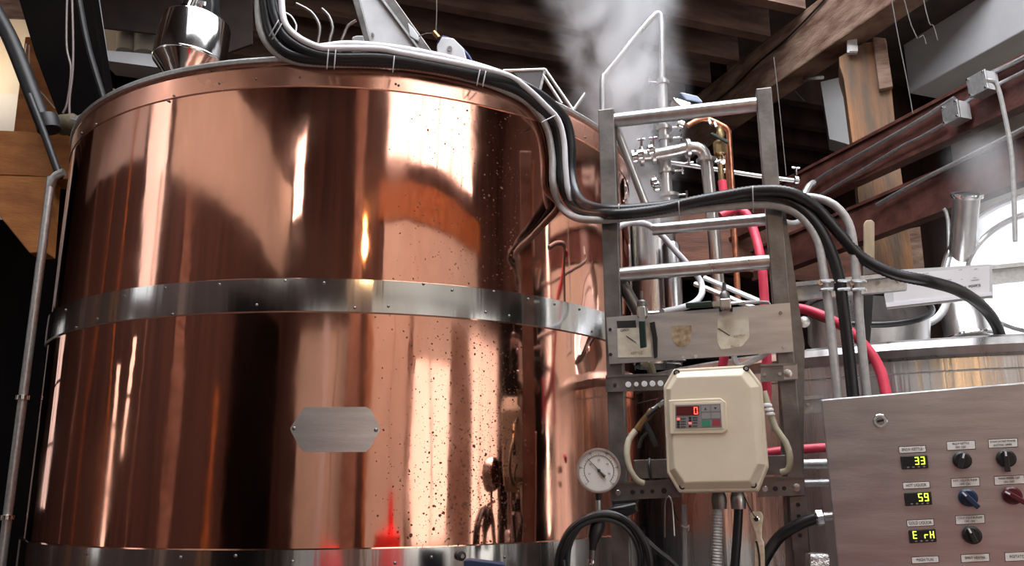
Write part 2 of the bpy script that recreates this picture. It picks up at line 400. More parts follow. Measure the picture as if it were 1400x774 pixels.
window(UL+.02, UL+.03, 3.0, 3.15, 1.7, 2.6, 'p_low', 1, 2, 'u')
window(UL+.02, UL+.03, 7.0, 7.8, 1.3, 3.0, 'p_left', 2, 3, 'u')
window(UR-.04, UR-.025, .02, .2, 1.0, 4.6, 'p_rear', 1, 3, 'u')  # added glowing strip, mirrored as a thin bright line
window(-1.4, 4.2, -.6, 3.2, 6.86, 6.88, 'p_sky', 6, 3, 'z')

# ---- low joisted ceiling beyond the vat
for i in range(11):
    v = 4.34+.405*i
    bbox('joist', UL, 3.83, v, v+.09, 4.8, 5.15, 'joist', cl)
for i in range(8):
    v = 5.6+.405*i
    bbox('joist', 4.03, UR, v, v+.09, 4.8, 5.15, 'brownwall', cl)
mb = thing('timber_beam', 'massive old brown timber beam crossing under the ceiling joists', 'beam', B(3.93, 6, 4.4))
bbox('timber', 3.83, 4.03, 2.9, 8.9, 4.4, 4.8, 'beam', mb, .012)
tube('electric_cable', [B(3.82, 3.98, 4.78), B(3.815, 4.5, 4.68), B(3.82, 4.9, 4.66), B(3.815, 5.4, 4.60), B(3.82, 6.5, 4.62), B(3.82, 8, 4.6)], .007, 'blackmat', mb, 6)

# ---- post under the beam
PL = Plane(1187, 120, 5.15, 20)
tp = thing('timber_post', 'weathered orange-brown timber post under the big beam', 'post', PL(1195, 400))
front = [(1147, 78), (1148, 90), (1154, 110), (1158, 140), (1162, 170), (1166, 200), (1170, 235), (1184, 400), (1254, 400), (1232, 235), (1223, 160), (1217, 100), (1212, 55), (1180, 45)]
_po = slab('timber', PL, front, .28, mat('weathered_post_wood', (.16, .115, .085), .85, c2=(.42, .20, .09), scale=2.2, stretch=(5, 5, .8), bump=.9, bscale=14, detail=10), tp, bevel=.004)
_z = wloc(_po).z
for q in _po.data.vertices: q.co.z = min(q.co.z, 4.395-_z)
slab('timber_splice', PL, [(1193, 50), (1211, 52), (1221, 118), (1202, 122)], .05, 'beam', tp, off=.05, bevel=.006)
dt = thing('motion_detector', 'small white sensor box hung on the top of the timber post', 'detector', PL(1167, 74, .06))
rect('case', PL, 1158, 48, 1172, 72, .04, 'whitep', dt, off=.06, bevel=.006)
rect('lens', PL, 1161, 62, 1173, 70, .012, 'white', dt, off=.068, bevel=.003)
tube('lead', [PL(1164, 48, .04), PL(1162, 20, .05), PL(1161, -10, .05)], .006, 'cobweb', dt, 6)

# ---- oxblood beams with conduits
def gbeam(u, v0, v1, ztop, h, w, name, label):
    t = thing(name, label, 'beam', B(u, (v0+v1)/2, ztop-h))
    bbox('web', u+.0, u+.03, v0, v1, ztop-h+.02, ztop-.02, 'redbeam', t)
    bbox('upper_flange', u-.015, u+w, v0, v1, ztop-.02, ztop, 'redbeam', t)
    bbox('lower_flange', u-.015, u+w, v0, v1, ztop-h, ztop-h+.025, 'redbeam', t)
    return t
g1 = gbeam(3.74, 1.0, 6.5, 3.59, .26, .07, 'painted_beam', 'oxblood painted beam carrying two conduits and grey junction boxes')
g2 = gbeam(3.70, 1.4, 5.0, 3.172, .24, .07, 'painted_beam', 'lower oxblood painted beam with a single conduit along its top')
tie = thing('cross_beam', 'reddish brown timber cross beam low behind the ladder', 'beam', B(2.6, 6.2, 3.0))
PT = Plane(1080, 340, 6.2, 8)
slab('timber', PT, [(868, 268), (1192, 318), (1192, 400), (868, 345)], .2, mat('red_brown_timber', (.10, .032, .018), .6, c2=(.22, .08, .04), scale=3, stretch=(1, 1, 5), bump=.3, bscale=20), tie)
rb = thing('rough_plank', 'rough brown plank standing below the end of the lower beam', 'plank', at(1235, 420, 5.6))
PQ = Plane(1235, 360, 6.2, 5)
slab('timber', PQ, [(1192, 322), (1258, 310), (1270, 425), (1200, 425)], .08, 'beam', rb)
def con(name, pts, r, label, grp=None, m='gal', depth_u=3.705):
    P = []
    for x, y in pts:                                    # where the sight line meets the vertical plane u = depth_u
        d = ray(x, y); e = Vector((0, 0, EYE)); P.append(e + d*((depth_u - e.dot(BU))/d.dot(BU)))
    o = tube(name, P, r, m, None, 8); tag(o, label, 'conduit', grp); return P
con('conduit', [(1108, 254), (1126, 240), (1180, 209), (1253, 167), (1288, 145), (1305, 134)], .013, 'upper thin galvanised conduit on the oxblood beam, left of the boxes')
con('conduit', [(1348, 103), (1375, 91), (1405, 76), (1450, 50)], .013, 'upper thin galvanised conduit right of the second junction box')
con('conduit', [(1120, 268), (1167, 240), (1230, 202), (1260, 187), (1290, 170)], .011, 'lower thin galvanised conduit on the oxblood beam, left of the boxes')
con('conduit', [(1310, 147), (1340, 128), (1400, 98), (1450, 70)], .011, 'lower thin galvanised conduit passing beneath the second junction box')
con('conduit', [(1199, 280), (1240, 257), (1300, 226), (1350, 201), (1400, 176), (1450, 150)], .013, 'galvanised conduit running along the lower oxblood beam', depth_u=3.665)
PJ = Plane(1300, 150, 3.9, -62)
for (q, lab) in (([(1286, 146), (1308, 135), (1312, 160), (1290, 172)], 'grey square junction box on the beam, lower left of two'),
                 ([(1320, 108), (1346, 94), (1351, 121), (1325, 134)], 'grey square junction box on the beam, upper right of two')):
    pts = []
    for x, y in q:
        d = ray(x, y); e = Vector((0, 0, EYE)); pts.append(e + d*((3.62 - e.dot(BU))/d.dot(BU)))
    jb = thing('junction_box', lab, 'junction box', sum(pts, Vector())/4, 'junction boxes on the painted beam')
    mk('lid', pts+[p+BU*.012 for p in pts], [(0, 1, 2, 3), (4, 5, 6, 7), (0, 1, 5, 4), (1, 2, 6, 5), (2, 3, 7, 6), (3, 0, 4, 7)], 'gal', jb, bevel=.003)
    c = sum(pts, Vector())/4; pts = [c+(p-c)*.93 for p in pts]
    mk('case', [p+BU*.012 for p in pts]+[p+BU*.09 for p in pts], [(0, 1, 2, 3), (4, 5, 6, 7), (0, 1, 5, 4), (1, 2, 6, 5), (2, 3, 7, 6), (3, 0, 4, 7)], 'duct', jb)
    for p in pts: lathe('screw', [(.006, 0), (.006, .004)], c+(p-c)*.85-BU*.004, 'chrome', jb, axis=-BU, seg=8)
P = []
for x, y in [(1349, 110), (1360, 112), (1366, 125), (1372, 150), (1380, 190), (1384, 220), (1386, 260), (1388, 330)]:
    P.append(at(x, y, 3.1))
tag(tube('drooping_cord', P, .009, 'greyconduit', None, 8), 'grey cord drooping from the upper right junction box', 'cord')
# tiny clamp and drop by the end of the lower beam
cj = thing('conduit_fitting', 'small cast elbow fitting at the left end of the lower beam conduit', 'fitting', at(1196, 290, 5.2))
tube('elbow', pp((1201, 280, 5.2), (1195, 284, 5.2), (1194, 294, 5.2)), .022, 'gal', cj, 8)
lathe('collar', [(.03, 0), (.03, .06)], at(1194, 296, 5.2), 'gal', cj, seg=10)
tube('drop_pipe', pp((1194, 294, 5.2), (1200, 330, 5.2), (1206, 360, 5.2)), .012, 'gal', cj, 8)

# ---- grey ducts, top right
e = hz(1243, 128, 4.7); du = e.dot(BU); dv = e.dot(BV)
dct = thing('ventilation_duct', 'long grey sheet metal duct high at the right', 'duct', B(du+.4, 3, 4.7))
for a, b_ in ((dv-3.4, dv-1.55), (dv-1.53, dv)):
    bbox('duct_panel', du, du+.9, a, b_, 4.7, 6.2, 'duct', dct, .01)
bbox('duct_seam', du-.02, du, dv-1.56, dv-1.52, 4.7, 6.2, 'gal', dct)
d2 = thing('duct_end', 'dark grey box section hanging below the timber beam left of the post', 'duct', at(1150, 190, 7))
PD = Plane(1145, 150, 6.4, 20)
slab('duct_panel', PD, [(1122, 112), (1172, 100), (1176, 202), (1134, 190)], .25, 'duct', d2)
# cobwebs and strings
for i, (pts, lab) in enumerate([([(1200, -150, 4), (1246, 35, 4), (1262, 48, 4), (1266, 60, 4)], 'short grey cobweb strand hanging left of the duct'),
                               ([(1235, -150, 4), (1266, 15, 4), (1276, 35, 4), (1282, 55, 4)], 'longer grey cobweb strand hanging by the duct'),
                               ([(1219, 0, 4), (1228, 50, 4), (1240, 110, 4), (1248, 155, 4)], 'thin pale string hanging from above beside the timber post'),
                               ([(1058, 78, 5), (1066, 150, 5), (1075, 240, 5)], 'thin dark string hanging behind the ladder top'),
                               ([hz(1085, 122, 4.4), hz(1092, 130, 4.32), hz(1100, 138, 4.25)], 'loose wire end under the timber beam')]):
    tag(tube('hanging_string', pts if isinstance(pts[0], Vector) else pp(*pts), .0028, 'cobweb', None, 5), lab, 'string')
tag(tube('conduit', [hz(1100, 110, 4.39), hz(1110, 107, 4.37), hz(1125, 106, 4.39)], .014, 'gal', None, 8), 'short bent conduit stub under the timber beam', 'conduit')

# ---- dark girts on the far wall, right
for i in range(4):
    bbox('wall_rail', .5, UR, VF-.08, VF, 3.0+i*.5, 3.08+i*.5, 'brownwall', bpy.data.objects['wall_front'])

# ================================================================ COPPER VAT
Z = lambda h: EYE+h
vat = thing('copper_vat', 'huge polished copper brewing vat with steel bands', 'vat', (TC.x, TC.y, 0))
def ring(name, prof, m, par=vat, seg=192): return lathe(name, [(r, z) for r, z in prof], (TC.x, TC.y, 0), m, par, seg=seg, closed=False)
ring('base_skirt', [(TR+.012, .02), (TR+.012, Z(-.25)), (TR+.012, Z(-.175)), (TR+.002, Z(-.172))], 'band')
ring('lower_shell', [(TR, Z(-.18)), (TR, Z(.0)), (TR, Z(.25)), (TR, Z(.51))], 'copper')
ring('upper_shell', [(TR, Z(.604)), (TR, Z(.9)), (TR, Z(1.1)), (TR, Z(1.232)), (TR, Z(1.236)), (TR-.004, Z(1.24))], 'copper')
ring('rim_collar', [(TR-.004, Z(1.236)), (TR+.003, Z(1.241)), (TR+.003, Z(1.247)), (TR+.003, Z(1.305)), (TR+.003, Z(1.31)), (TR-.004, Z(1.326))], 'copper_top')
ring('top_rim', [(TR-.006, Z(1.325)), (TR+.008, Z(1.325)), (TR+.010, Z(1.336)), (TR+.002, Z(1.345)), (TR-.03, Z(1.345)), (TR-.03, Z(1.30)), (TR-.02, Z(.9))], 'gal')
bnd = ring('middle_band', [(TR+.001, Z(.503)), (TR+.009, Z(.506)), (TR+.010, Z(.556)), (TR+.009, Z(.606)), (TR+.001, Z(.609))], 'band')
lathe('vat_lid', [(TR-.03, 0), (TR-.3, .10), (.4, .22), (.38, .25), (0, .26)], (TC.x, TC.y, Z(1.27)), 'copper_top', vat, seg=96, closed=False)
# rivets on the bands
rv0 = None
def rivet(px, py, par, off=.009, r=.0045):
    global rv0
    p = cyl(px, py, off); ax = Vector((p.x-TC.x, p.y-TC.y, 0)).normalized()
    return lathe('rivet', [(r, -.002), (r, .002), (r*.6, .004), (0, .0045)], p, 'steel_dk', par, axis=ax, seg=10)
for x, y in [(443, 387), (531, 419), (579, 388.5), (618, 397), (675, 399), (664, 427), (696, 432), (758, 416), (809, 453), (351, 417), (300, 389), (226, 394),
             (236, 430), (170, 405), (133, 436), (390, 384), (722, 409), (792, 423), (485, 421), (90, 424), (104, 448)]:
    rivet(x, y, bnd)
sk = bpy.data.objects['base_skirt']
for x, y in [(120, 758), (247, 762), (322, 760), (400, 768), (540, 770), (590, 762), (690, 762)]: rivet(x, y, sk, .012)
# riveted seams on the copper
for x, y in [(112, 182), (132, 170), (230, 138), (238, 131), (300, 114), (350, 108), (410, 106), (541, 115), (545, 117), (786, 186), (800, 188), (757, 170)]:
    rivet(x, y, bpy.data.objects['rim_collar'], .003, .004)
# hexagonal name plate
np_ = []
outl = [(397, 585), (402, 566), (416, 556), (505, 557), (519, 578), (519, 592), (503, 619), (412, 617), (400, 602)]
pc = cyl(458, 587, .004)
ax = Vector((pc.x-TC.x, pc.y-TC.y, 0)).normalized()
Vn = []; nX = 20
def plate_edge(t):      # upper and lower pixel edge of the plate
    x = 397+122*t
    up = 585-29*min(1, max(0, (x-397)/19)) if x < 416 else (556.5 if x < 505 else 556.5+(x-505)*1.9)
    lo = 588+29*min(1, (x-397)/15) if x < 412 else (618 if x < 503 else 618-(x-503)*1.8)
    return x, up, lo
for i in range(nX+1):
    x, a, b_ = plate_edge(i/nX)
    for y, o_ in ((a, .006), (b_, .006), (a, .0), (b_, .0)): Vn.append(cyl(x, y, o_))
Fn = []
for i in range(nX):
    k = i*4; Fn += [(k, k+1, k+5, k+4), (k, k+4, k+6, k+2), (k+1, k+3, k+7, k+5)]
Fn += [(0, 2, 3, 1), (nX*4, nX*4+1, nX*4+3, nX*4+2)]
pla = mk('name_plate', Vn, Fn, 'steel_h', vat, smooth=True); pla['label'] = 'blank worn steel plate with cut corners'
rivet(402, 586, vat, .006, .006); rivet(514, 588, vat, .006, .006)
# drain bolt and blue-black block at the foot
bl = thing('drain_plug', 'small black ring plug on the steel skirt of the vat', 'plug', cyl(629, 760, .012))
pq = cyl(629, 760, .012); ax = Vector((pq.x-TC.x, pq.y-TC.y, 0)).normalized()
lathe('ring', [(.014, 0), (.014, .012), (.009, .014)], pq, 'blackmat', bl, axis=ax, seg=16)
lathe('plug', [(.006, 0), (.006, .02)], pq, 'chrome', bl, axis=ax, seg=10)
PB = Plane(662, 770, 2.3, 0, -3)
bb = thing('blue_box', 'top edge of a dark navy box at the bottom of the picture below the vat', 'box', PB(662, 800))
slab('case', PB, [(634, 766), (642, 765), (690, 771), (694, 850), (634, 850)], .05, 'blueknob', bb, bevel=.004)
st = thing('box_stand', 'steel stand leg hidden below the navy box', 'stand', (PB.p.x, PB.p.y+.02, 0))
lathe('pole', [(.02, 0), (.02, PB(662, 850).z)], (PB.p.x, PB.p.y+.03, 0), 'steel_dk', st, seg=12)

# ================================================================ HOSE BUNDLE OVER THE VAT AND THE LADDER
LY = 2.60
LP = Plane(835, 400, LY, 13.6)                          # the plane of the ladder front
def path(cylpts, off, midpts, ladpts, loff=.03):
    return [cyl(x, y, off) for x, y in cylpts] + [at(*q) for q in midpts] + [LP(x, y, loff) for x, y in ladpts]
PXM = 2.5/F
b_grey = path([(357, -40), (353, 10), (358, 45), (375, 70), (400, 83), (440, 87), (500, 88), (560, 91), (620, 101), (680, 119), (725, 143), (747, 174), (755, 214), (756, 253)], .02,
              [(766, 282, 2.80), (788, 298, 2.70)], [(822, 301), (845, 299), (900, 293), (960, 286), (1030, 280)], .028)
tail_grey = [LP(1068, 283, .03), LP(1096, 297, .03), LP(1118, 330, .03), LP(1127, 380, .03), LP(1134, 430, .03), LP(1140, 490, .03), LP(1146, 548, .02)]
tag(tube('flexible_conduit', b_grey+tail_grey, .0125, 'greyconduit', None, 12), 'grey plastic conduit lowest in the bundle, first to turn down to the panel', 'conduit')
b_b1 = path([(366, -40), (372, 5), (377, 25), (388, 48), (409, 65), (434, 75), (464, 79), (510, 79), (545, 82), (609, 93), (659, 103), (700, 112), (723, 121), (751, 140), (774, 166), (781, 200), (781, 236)], .045,
             [(788, 265, 2.74), (804, 281, 2.66)], [(839, 287), (899, 283), (928, 279), (985, 273), (1027, 269), (1056, 271)], .032)
t_b1 = [LP(1084, 279, .03), LP(1112, 302, .03), LP(1132, 335, .03), LP(1146, 375, .03), LP(1153, 420, .03), LP(1160, 480, .025), LP(1167, 548, .02)]
tag(tube('corrugated_hose', b_b1+t_b1, .0175, 'black', None, 12, rib=.009, amp=.035), 'black ribbed hose outermost on the bundle, dropping between two conduits to the panel', 'hose')
b_b2 = path([(357, -40), (363, 10), (369, 42), (382, 64), (404, 77), (440, 82), (500, 84), (560, 88), (620, 98), (680, 113), (712, 126), (736, 145), (758, 170), (766, 208), (768, 248)], .035,
             [(778, 275, 2.78), (800, 289, 2.69)], [(839, 293), (899, 287), (942, 277), (999, 266), (1033, 261), (1066, 261)], .060)
t_b2 = [LP(1092, 268, .05), LP(1120, 288, .03), LP(1148, 320, .03), LP(1178, 352, .03), LP(1220, 374, .03), LP(1270, 385, .0), LP(1310, 397, -.15), LP(1342, 418, -.33), LP(1361, 442, -.48), LP(1371, 470, -.60)]
tag(tube('corrugated_hose', b_b2+t_b2, lambda t: .0175, 'black', None, 12, rib=.012, amp=.05), 'black ribbed hose that sweeps past the paper sign to the steel tank edge', 'hose')
b_w = path([(384, -30), (385, 5), (388, 27), (396, 41), (412, 54), (434, 64), (450, 66.5), (472, 66), (520, 67), (541, 71), (609, 83.5), (659, 94), (696, 104), (722, 122), (744, 143), (763, 164), (771, 194), (773, 228), (777, 262)], .058,
            [(788, 283, 2.76), (806, 291, 2.68)], [(839, 295), (870, 294)], .02)
tag(tube('white_tube', b_w, lambda t: .0105, 'white_hose', None, 10), 'milky white tube running between the black hoses over the vat rim', 'hose')
tag(tube('white_tube', [cyl(x, y-2, .03) for x, y in [(438, 66), (475, 62), (520, 65), (575, 73), (640, 88), (690, 104), (722, 120), (742, 132)]], .011, 'white_hose', None, 10), 'second white tube lying flat along the vat rim', 'hose')
c_top = [LP(1058, 279, .0), LP(1085, 270, .0), LP(1112, 270, .02), LP(1140, 280, .03), LP(1160, 305, .03), LP(1168, 345, .03), LP(1172, 400, .03), LP(1178, 470, .03), LP(1186, 548, .02)]
tag(tube('flexible_conduit', c_top, .0125, 'greyconduit', None, 12), 'grey rigid conduit arching over and down, rightmost of the pair entering the panel', 'conduit')
# black under-piece hanging at the far left of the bundle
def cable_tie(pts, label):
    tag(tube('cable_tie', pts, .0022, 'tape', None, 5, step=.008), label, 'cable tie', 'cable ties on the hose bundle')
for x0, y0, x1, y1, lab in [(380, 29, 369, 48, 'upper of two pale cable ties at the left bend of the bundle'), (385, 33, 373, 53, 'lower of two pale cable ties at the left bend of the bundle'),
                            (449, 68, 447, 93, 'left of two pale cable ties on the bundle before the raised hatch'), (459, 69, 457, 93, 'right of two pale cable ties on the bundle before the raised hatch'),
                            (539, 78, 537, 99, 'single pale cable tie on the bundle below the raised hatch'), (656, 96, 652, 116, 'left of two pale cable ties right of the rope pulley'),
                            (664, 98, 660, 118, 'right of two pale cable ties right of the rope pulley'), (759, 158, 741, 167, 'pale cable tie where the bundle turns down the vat')]:
    cable_tie([cyl(x0, y0, .03), cyl(x0, y0, .066), cyl(x1, y1, .06), cyl(x1, y1, .03)], lab)
for x, y0, y1, lab in [(846, 281, 306, 'cable tie on the bundle at the left ladder post'), (928, 277, 300, 'cable tie on the bundle left of the red hose'), (1029, 257, 288, 'cable tie on the bundle by the right ladder post')]:
    cable_tie([LP(x, y0-1, .03), LP(x, y0, .078), LP(x+1, y1, .05), LP(x, y1, .02)], lab)

# ================================================================ STEEL LADDER FRAME
lad = thing('ladder_frame', 'steel frame like a short ladder beside the copper vat', 'frame', (LP(960, 760).x, LP(960, 760).y, 0))
def post(xt, yt, xb, yb, w1, w2):
    a = slab('post', LP, [(xt, yt), (xt+w1, yt), (xb+w2, yb), (xb, yb)], .05, 'steel_dk', lad, bevel=.003); return a
def vpost(x0, x1, ytop, tilt=0):                        # a true vertical square post down to the floor
    a, b = LP(x0, ytop), LP(x1, ytop); top = a.z
    V = [Vector((q.x, q.y, z)) - LP.n*o for z in (top, 0) for q in (a, b) for o in (0, .055)]
    return mk('post', V, [(0, 1, 3, 2), (4, 5, 7, 6), (0, 2, 6, 4), (1, 3, 7, 5), (0, 1, 5, 4), (2, 3, 7, 6)], 'steel_dk', lad, bevel=.003)
vpost(817.5, 839, 150); vpost(1033.5, 1055, 121)
slab('post', LP, [(1053, 270), (1071, 270), (1100, 470), (1098, 800), (1076, 800)], .02, 'steel_dk', lad, off=-.03)
def rung(x0, y0, x1, y1, r, off=-.025, m='steel', par=lad):
    return tube('rung', [LP(x0, y0, off), LP(x1, y1, off)], r, m, par, 16, sm=False)
rung(838, 165, 1034, 143, .024); rung(846, 376, 1053, 358, .024); rung(892, 314, 1047, 300, .020, -.10); rung(840, 285, 900, 282, .006, -.05)
tube('brace', [LP(839, 166, -.06), LP(889, 296, -.06)], .014, 'steel', lad, 12, sm=False)
tube('brace', [LP(846, 380, -.06), LP(880, 440, -.06)], .02, 'steel_dk', lad, 12, sm=False)
# perforated crossbars
def holebar(x0, y0, x1, y1, h, holes, label, off=.0, m='steel_dk', grp='perforated crossbars'):
    t = thing('perforated_bar', label, 'bar', LP((x0+x1)/2, (y0+y1)/2+h/2, off), grp)
    slab('channel', LP, [(x0, y0), (x1, y1), (x1, y1+h), (x0, y0+h)], .006, m, t, off=off+.006)
    slab('upper_lip', LP, [(x0, y0-3), (x1, y1-3), (x1, y1), (x0, y0)], .03, m, t, off=off+.010)
    sl = (y1-y0)/(x1-x0)
    for x, r, mm in holes:
        y = y0+(x-x0)*sl+h*.55
        disc('slot' if mm != 'chrome' else 'bolt', LP, x, y, r, .003, mm, t, off=off+.006, seg=14)
    return t
holebar(828, 516, 912, 513, 20, [(841, .006, 'chrome'), (859, .009, 'whitep'), (870, .007, 'whitep'), (881, .009, 'whitep'), (892, .009, 'whitep'), (903, .009, 'whitep')], 'dark perforated crossbar left of the cream controller', .012)
holebar(1040, 501, 1088, 499, 21, [(1045, .005, 'steel'), (1066, .005, 'steel'), (1077, .012, 'steel')], 'worn perforated bar end right of the cream controller top', .012)
slab('strap', LP, [(1071, 499), (1090, 498), (1091, 518), (1072, 519)], .004, 'steel', bpy.data.objects['perforated_bar.001'], off=.02)
holebar(842, 662, 930, 658, 22, [(845, .008, 'steel'), (865, .007, 'blackmat'), (878, .006, 'blackmat'), (892, .006, 'blackmat'), (908, .008, 'blackmat')], 'dark perforated crossbar below the cream controller, left part', .012)
holebar(1036, 656, 1100, 653, 24, [(1046, .008, 'steel'), (1060, .007, 'blackmat'), (1072, .006, 'blackmat'), (1089, .011, 'steel')], 'dark perforated crossbar below the cream controller, right part', .012)
cb = thing('cross_tube', 'square steel tube crossing behind the cream controller', 'tube', LP(960, 650, -.02))
slab('tube', LP, [(866, 629), (1075, 622), (1077, 648), (867, 655)], .04, 'steel_dk', cb, off=-.002, bevel=.002)
# strip of angle hanging right
an = thing('slotted_strip', 'short slotted steel strip hanging below the right crossbar', 'bar', LP(1092, 750, .0))
slab('strip', LP, [(1080, 680), (1102, 678), (1105, 752), (1084, 752)], .006, 'steel_dk', an, off=.012)
for y in (690, 706, 722, 732): disc('slot', LP, 1091+(y-690)*.06, y, .006, .002, 'blackmat', an, off=.012, seg=10)
# strut channels to the right
US = Plane(1070, 400, 2.62, 13)
def strut(pl, pts, label, holes=()):
    t = thing('strut_channel', label, 'channel', pl(*pts[3]))
    (x0, y0), (x1, y1), (x2, y2), (x3, y3) = pts
    slab('back', pl, pts, .003, 'gal', t, off=-.02)
    k = .22
    slab('upper_lip', pl, [(x0, y0), (x1, y1), (x1, y1+(y2-y1)*k), (x0, y0+(y3-y0)*k)], .022, 'gal', t)
    slab('lower_lip', pl, [(x0, y3-(y3-y0)*k), (x1, y2-(y2-y1)*k), (x2, y2), (x3, y3)], .022, 'gal', t)
    for x in holes:
        y = y0+(y1-y0)*(x-x0)/(x1-x0)+(y3-y0)*.5
        disc('nut', pl, x, y, .006, .008, 'chrome', t, off=-.02, seg=8)
    return t
strut(US, [(1056, 389), (1240, 371), (1240, 396), (1057, 414)], 'galvanised strut channel clamping the conduits above the panel', (1066, 1080, 1200, 1228))
strut(US, [(1066, 545), (1126, 539), (1126, 564), (1067, 569)], 'short galvanised strut channel joining ladder and control panel', (1076, 1090, 1104))
strut(Plane(1380, 370, 3.02, 10), [(1340, 364), (1420, 356), (1420, 382), (1341, 390)], 'galvanised strut channel right of the paper sign')
# pipe clamps on that strut
for x, lab in ((1131, 'strut clamp holding the left conduit above the panel'), (1154, 'strut clamp holding the ribbed hose above the panel'), (1174, 'strut clamp holding the right conduit above the panel')):
    t = thing('pipe_clamp', lab, 'clamp', LP(x, 392, .03), 'clamps on the strut channel')
    tube('strap', [LP(x-9, 386, .0), LP(x-7, 384, .045), LP(x+7, 384, .045), LP(x+9, 385, 0)], .005, 'gal', t, 6)
    tube('strap', [LP(x-9, 397, .0), LP(x-7, 396, .045), LP(x+7, 395, .045), LP(x+9, 396, 0)], .005, 'gal', t, 6)
    lathe('bolt', [(.005, 0), (.005, .03), (.009, .03), (.009, .04)], LP(x-11, 390, .0), 'chrome', t, axis=LP.n, seg=8)

# ================================================================ VALVE PLATE WITH STICKERS AND VALVES
vp = thing('valve_plate', 'grey steel plate across the ladder with three worn stickers', 'plate', LP(960, 500, .01))
slab('plate', LP, [(829, 434), (1080, 414), (1085, 481), (833, 498)], .004, 'steel_dk' if 0 else 'steel_h', vp, off=.016)
sk1 = slab('sticker', LP, [(844, 448.5), (889, 446), (891, 488), (845, 489)], .0008, 'paper', vp, off=.018); sk1['label'] = 'cream sticker marked OPEN with a black upper edge'
slab('black_edge', LP, [(843, 439), (869, 438), (870, 448), (844, 449)], .0008, 'blackmat', vp, off=.0182)
sk2 = slab('sticker', LP, [(917, 446), (930, 445), (945, 445), (946, 455), (943, 468), (936, 474), (926, 473), (919, 464)], .0008, 'brownpaper', vp, off=.018); sk2['label'] = 'brown worn round sticker'
sk3 = slab('sticker', LP, [(981, 438), (987, 434), (1023, 432), (1025, 461), (1014, 474), (986, 478), (980, 466)], .0008, 'paper', vp, off=.018); sk3['label'] = 'cream sticker with arrow and faded print'
text('lettering', LP, 854, 451.5, 'OPEN', .0075, par=sk1, off=.0192, rot=4)
text('lettering', LP, 869, 483, '- KETTLE', .008, m='brass', par=sk1, off=.0192, rot=2)
tube('arrow', [LP(856, 459, .0192), LP(870, 468.5, .0192)], .0008, 'lettering', sk1, 5)
tube('arrow', [LP(982, 449, .0192), LP(998, 459, .0192)], .0012, 'lettering', sk3, 5)
text('lettering', LP, 1011, 459.5, 'KETTLE', .007, m='brownpaper', par=sk3, off=.0192, rot=3)
text('lettering', LP, 1005, 473.5, 'INLET', .007, m='brownpaper', par=sk3, off=.0192, rot=3)
for x, y in [(834.5, 451), (835, 485), (1067, 428), (1072, 474.5), (934, 489), (951, 488)]: disc('bolt', LP, x, y, .006, .004, 'chrome', vp, off=.016, seg=10)
# valve hanging, green grip
v1 = thing('ball_valve', 'small valve with a green grip hanging down over the OPEN sticker', 'valve', LP(877, 425, .04))
tube('stem', [LP(877, 398, .045), LP(878, 416, .045)], .0045, 'steel_dk', v1, 8, sm=False)
lathe('bonnet', [(.010, 0), (.016, .004), (.016, .018), (.010, .024)], LP(878, 421, .045), 'steel_dk', v1, seg=14)
lathe('body', [(.011, -.035), (.017, -.03), (.019, -.012), (.016, .0)], LP(878, 420, .045), 'steel', v1, seg=14)
tube('side_port', [LP(880, 428, .045), LP(901, 427, .045)], .005, 'chrome', v1, 8, sm=False)
slab('lever', LP, [(873, 420), (881, 420), (882, 440), (874, 440)], .005, 'steel', v1, off=.068)
slab('grip', LP, [(873, 438), (882, 438), (884, 474), (875, 476)], .012, 'greenhandle', v1, off=.072, bevel=.003)
gv = slab('black_bracket', LP, [(888, 441), (895, 439), (899, 462), (899, 488), (894, 490), (892, 462)], .008, 'black', v1, off=.026, bevel=.002)
v2 = thing('ball_valve', 'small valve with a black horizontal grip on top of the plate', 'valve', LP(990, 417, .04))
tube('stem', [LP(990, 387, .04), LP(990.5, 404, .04)], .006, 'steel_dk', v2, 8, sm=False)
lathe('bonnet', [(.010, 0), (.016, .004), (.015, .018), (.009, .026)], LP(991, 410, .04), 'steel_dk', v2, seg=14)
slab('body', LP, [(984, 408), (999, 407), (1000, 421), (985, 422)], .03, 'steel', v2, off=.055, bevel=.004)
tube('side_port', [LP(998, 415, .04), LP(1018, 413, .04)], .005, 'chrome', v2, 8, sm=False)
slab('lever', LP, [(974, 412), (987, 411), (987, 419), (974, 419)], .004, 'steel', v2, off=.05)
slab('grip', LP, [(937, 414), (973, 411), (975, 419), (938, 421)], .012, 'greenhandle', v2, off=.052, bevel=.003)
for dx in (-6, 9): tube('screw_foot', [LP(991+dx, 420, .02), LP(991+dx, 426, .02)], .004, 'blackmat', v2, 6, sm=False)
# white hoses behind
wh = [(840, 312, 2.75), (862, 305, 2.8), (885, 307, 2.85), (905, 322, 2.85), (925, 345, 2.85), (946, 368, 2.85), (958, 385, 2.85), (960, 400, 2.82), (952, 412, 2.78), (935, 420, 2.7), (905, 427, 2.62)]
tag(tube('white_tube', pp(*wh), .011, 'white_hose', None, 10), 'white tube looping behind the ladder to the hanging valve', 'hose')
tag(tube('white_tube', pp((1015, 414, 2.5), (1035, 413, 2.53), (1050, 414, 2.62)), .006, 'white_hose', None, 8), 'thin clear tube leaving the horizontal grip valve', 'hose')
tag(tube('white_tube', [LP(880, 500, -.05), LP(886, 494, -.05), LP(893, 515, -.08)], .014, 'clear_hose', None, 8), 'short milky tube end below the valve plate', 'hose')
tag(tube('white_tube', [LP(1003, 485, -.04), LP(1010, 500, -.04), LP(1040, 488, -.03), LP(1050, 480, -.03)], .009, 'white_hose', None, 8), 'white tube bend above the cream controller', 'hose')

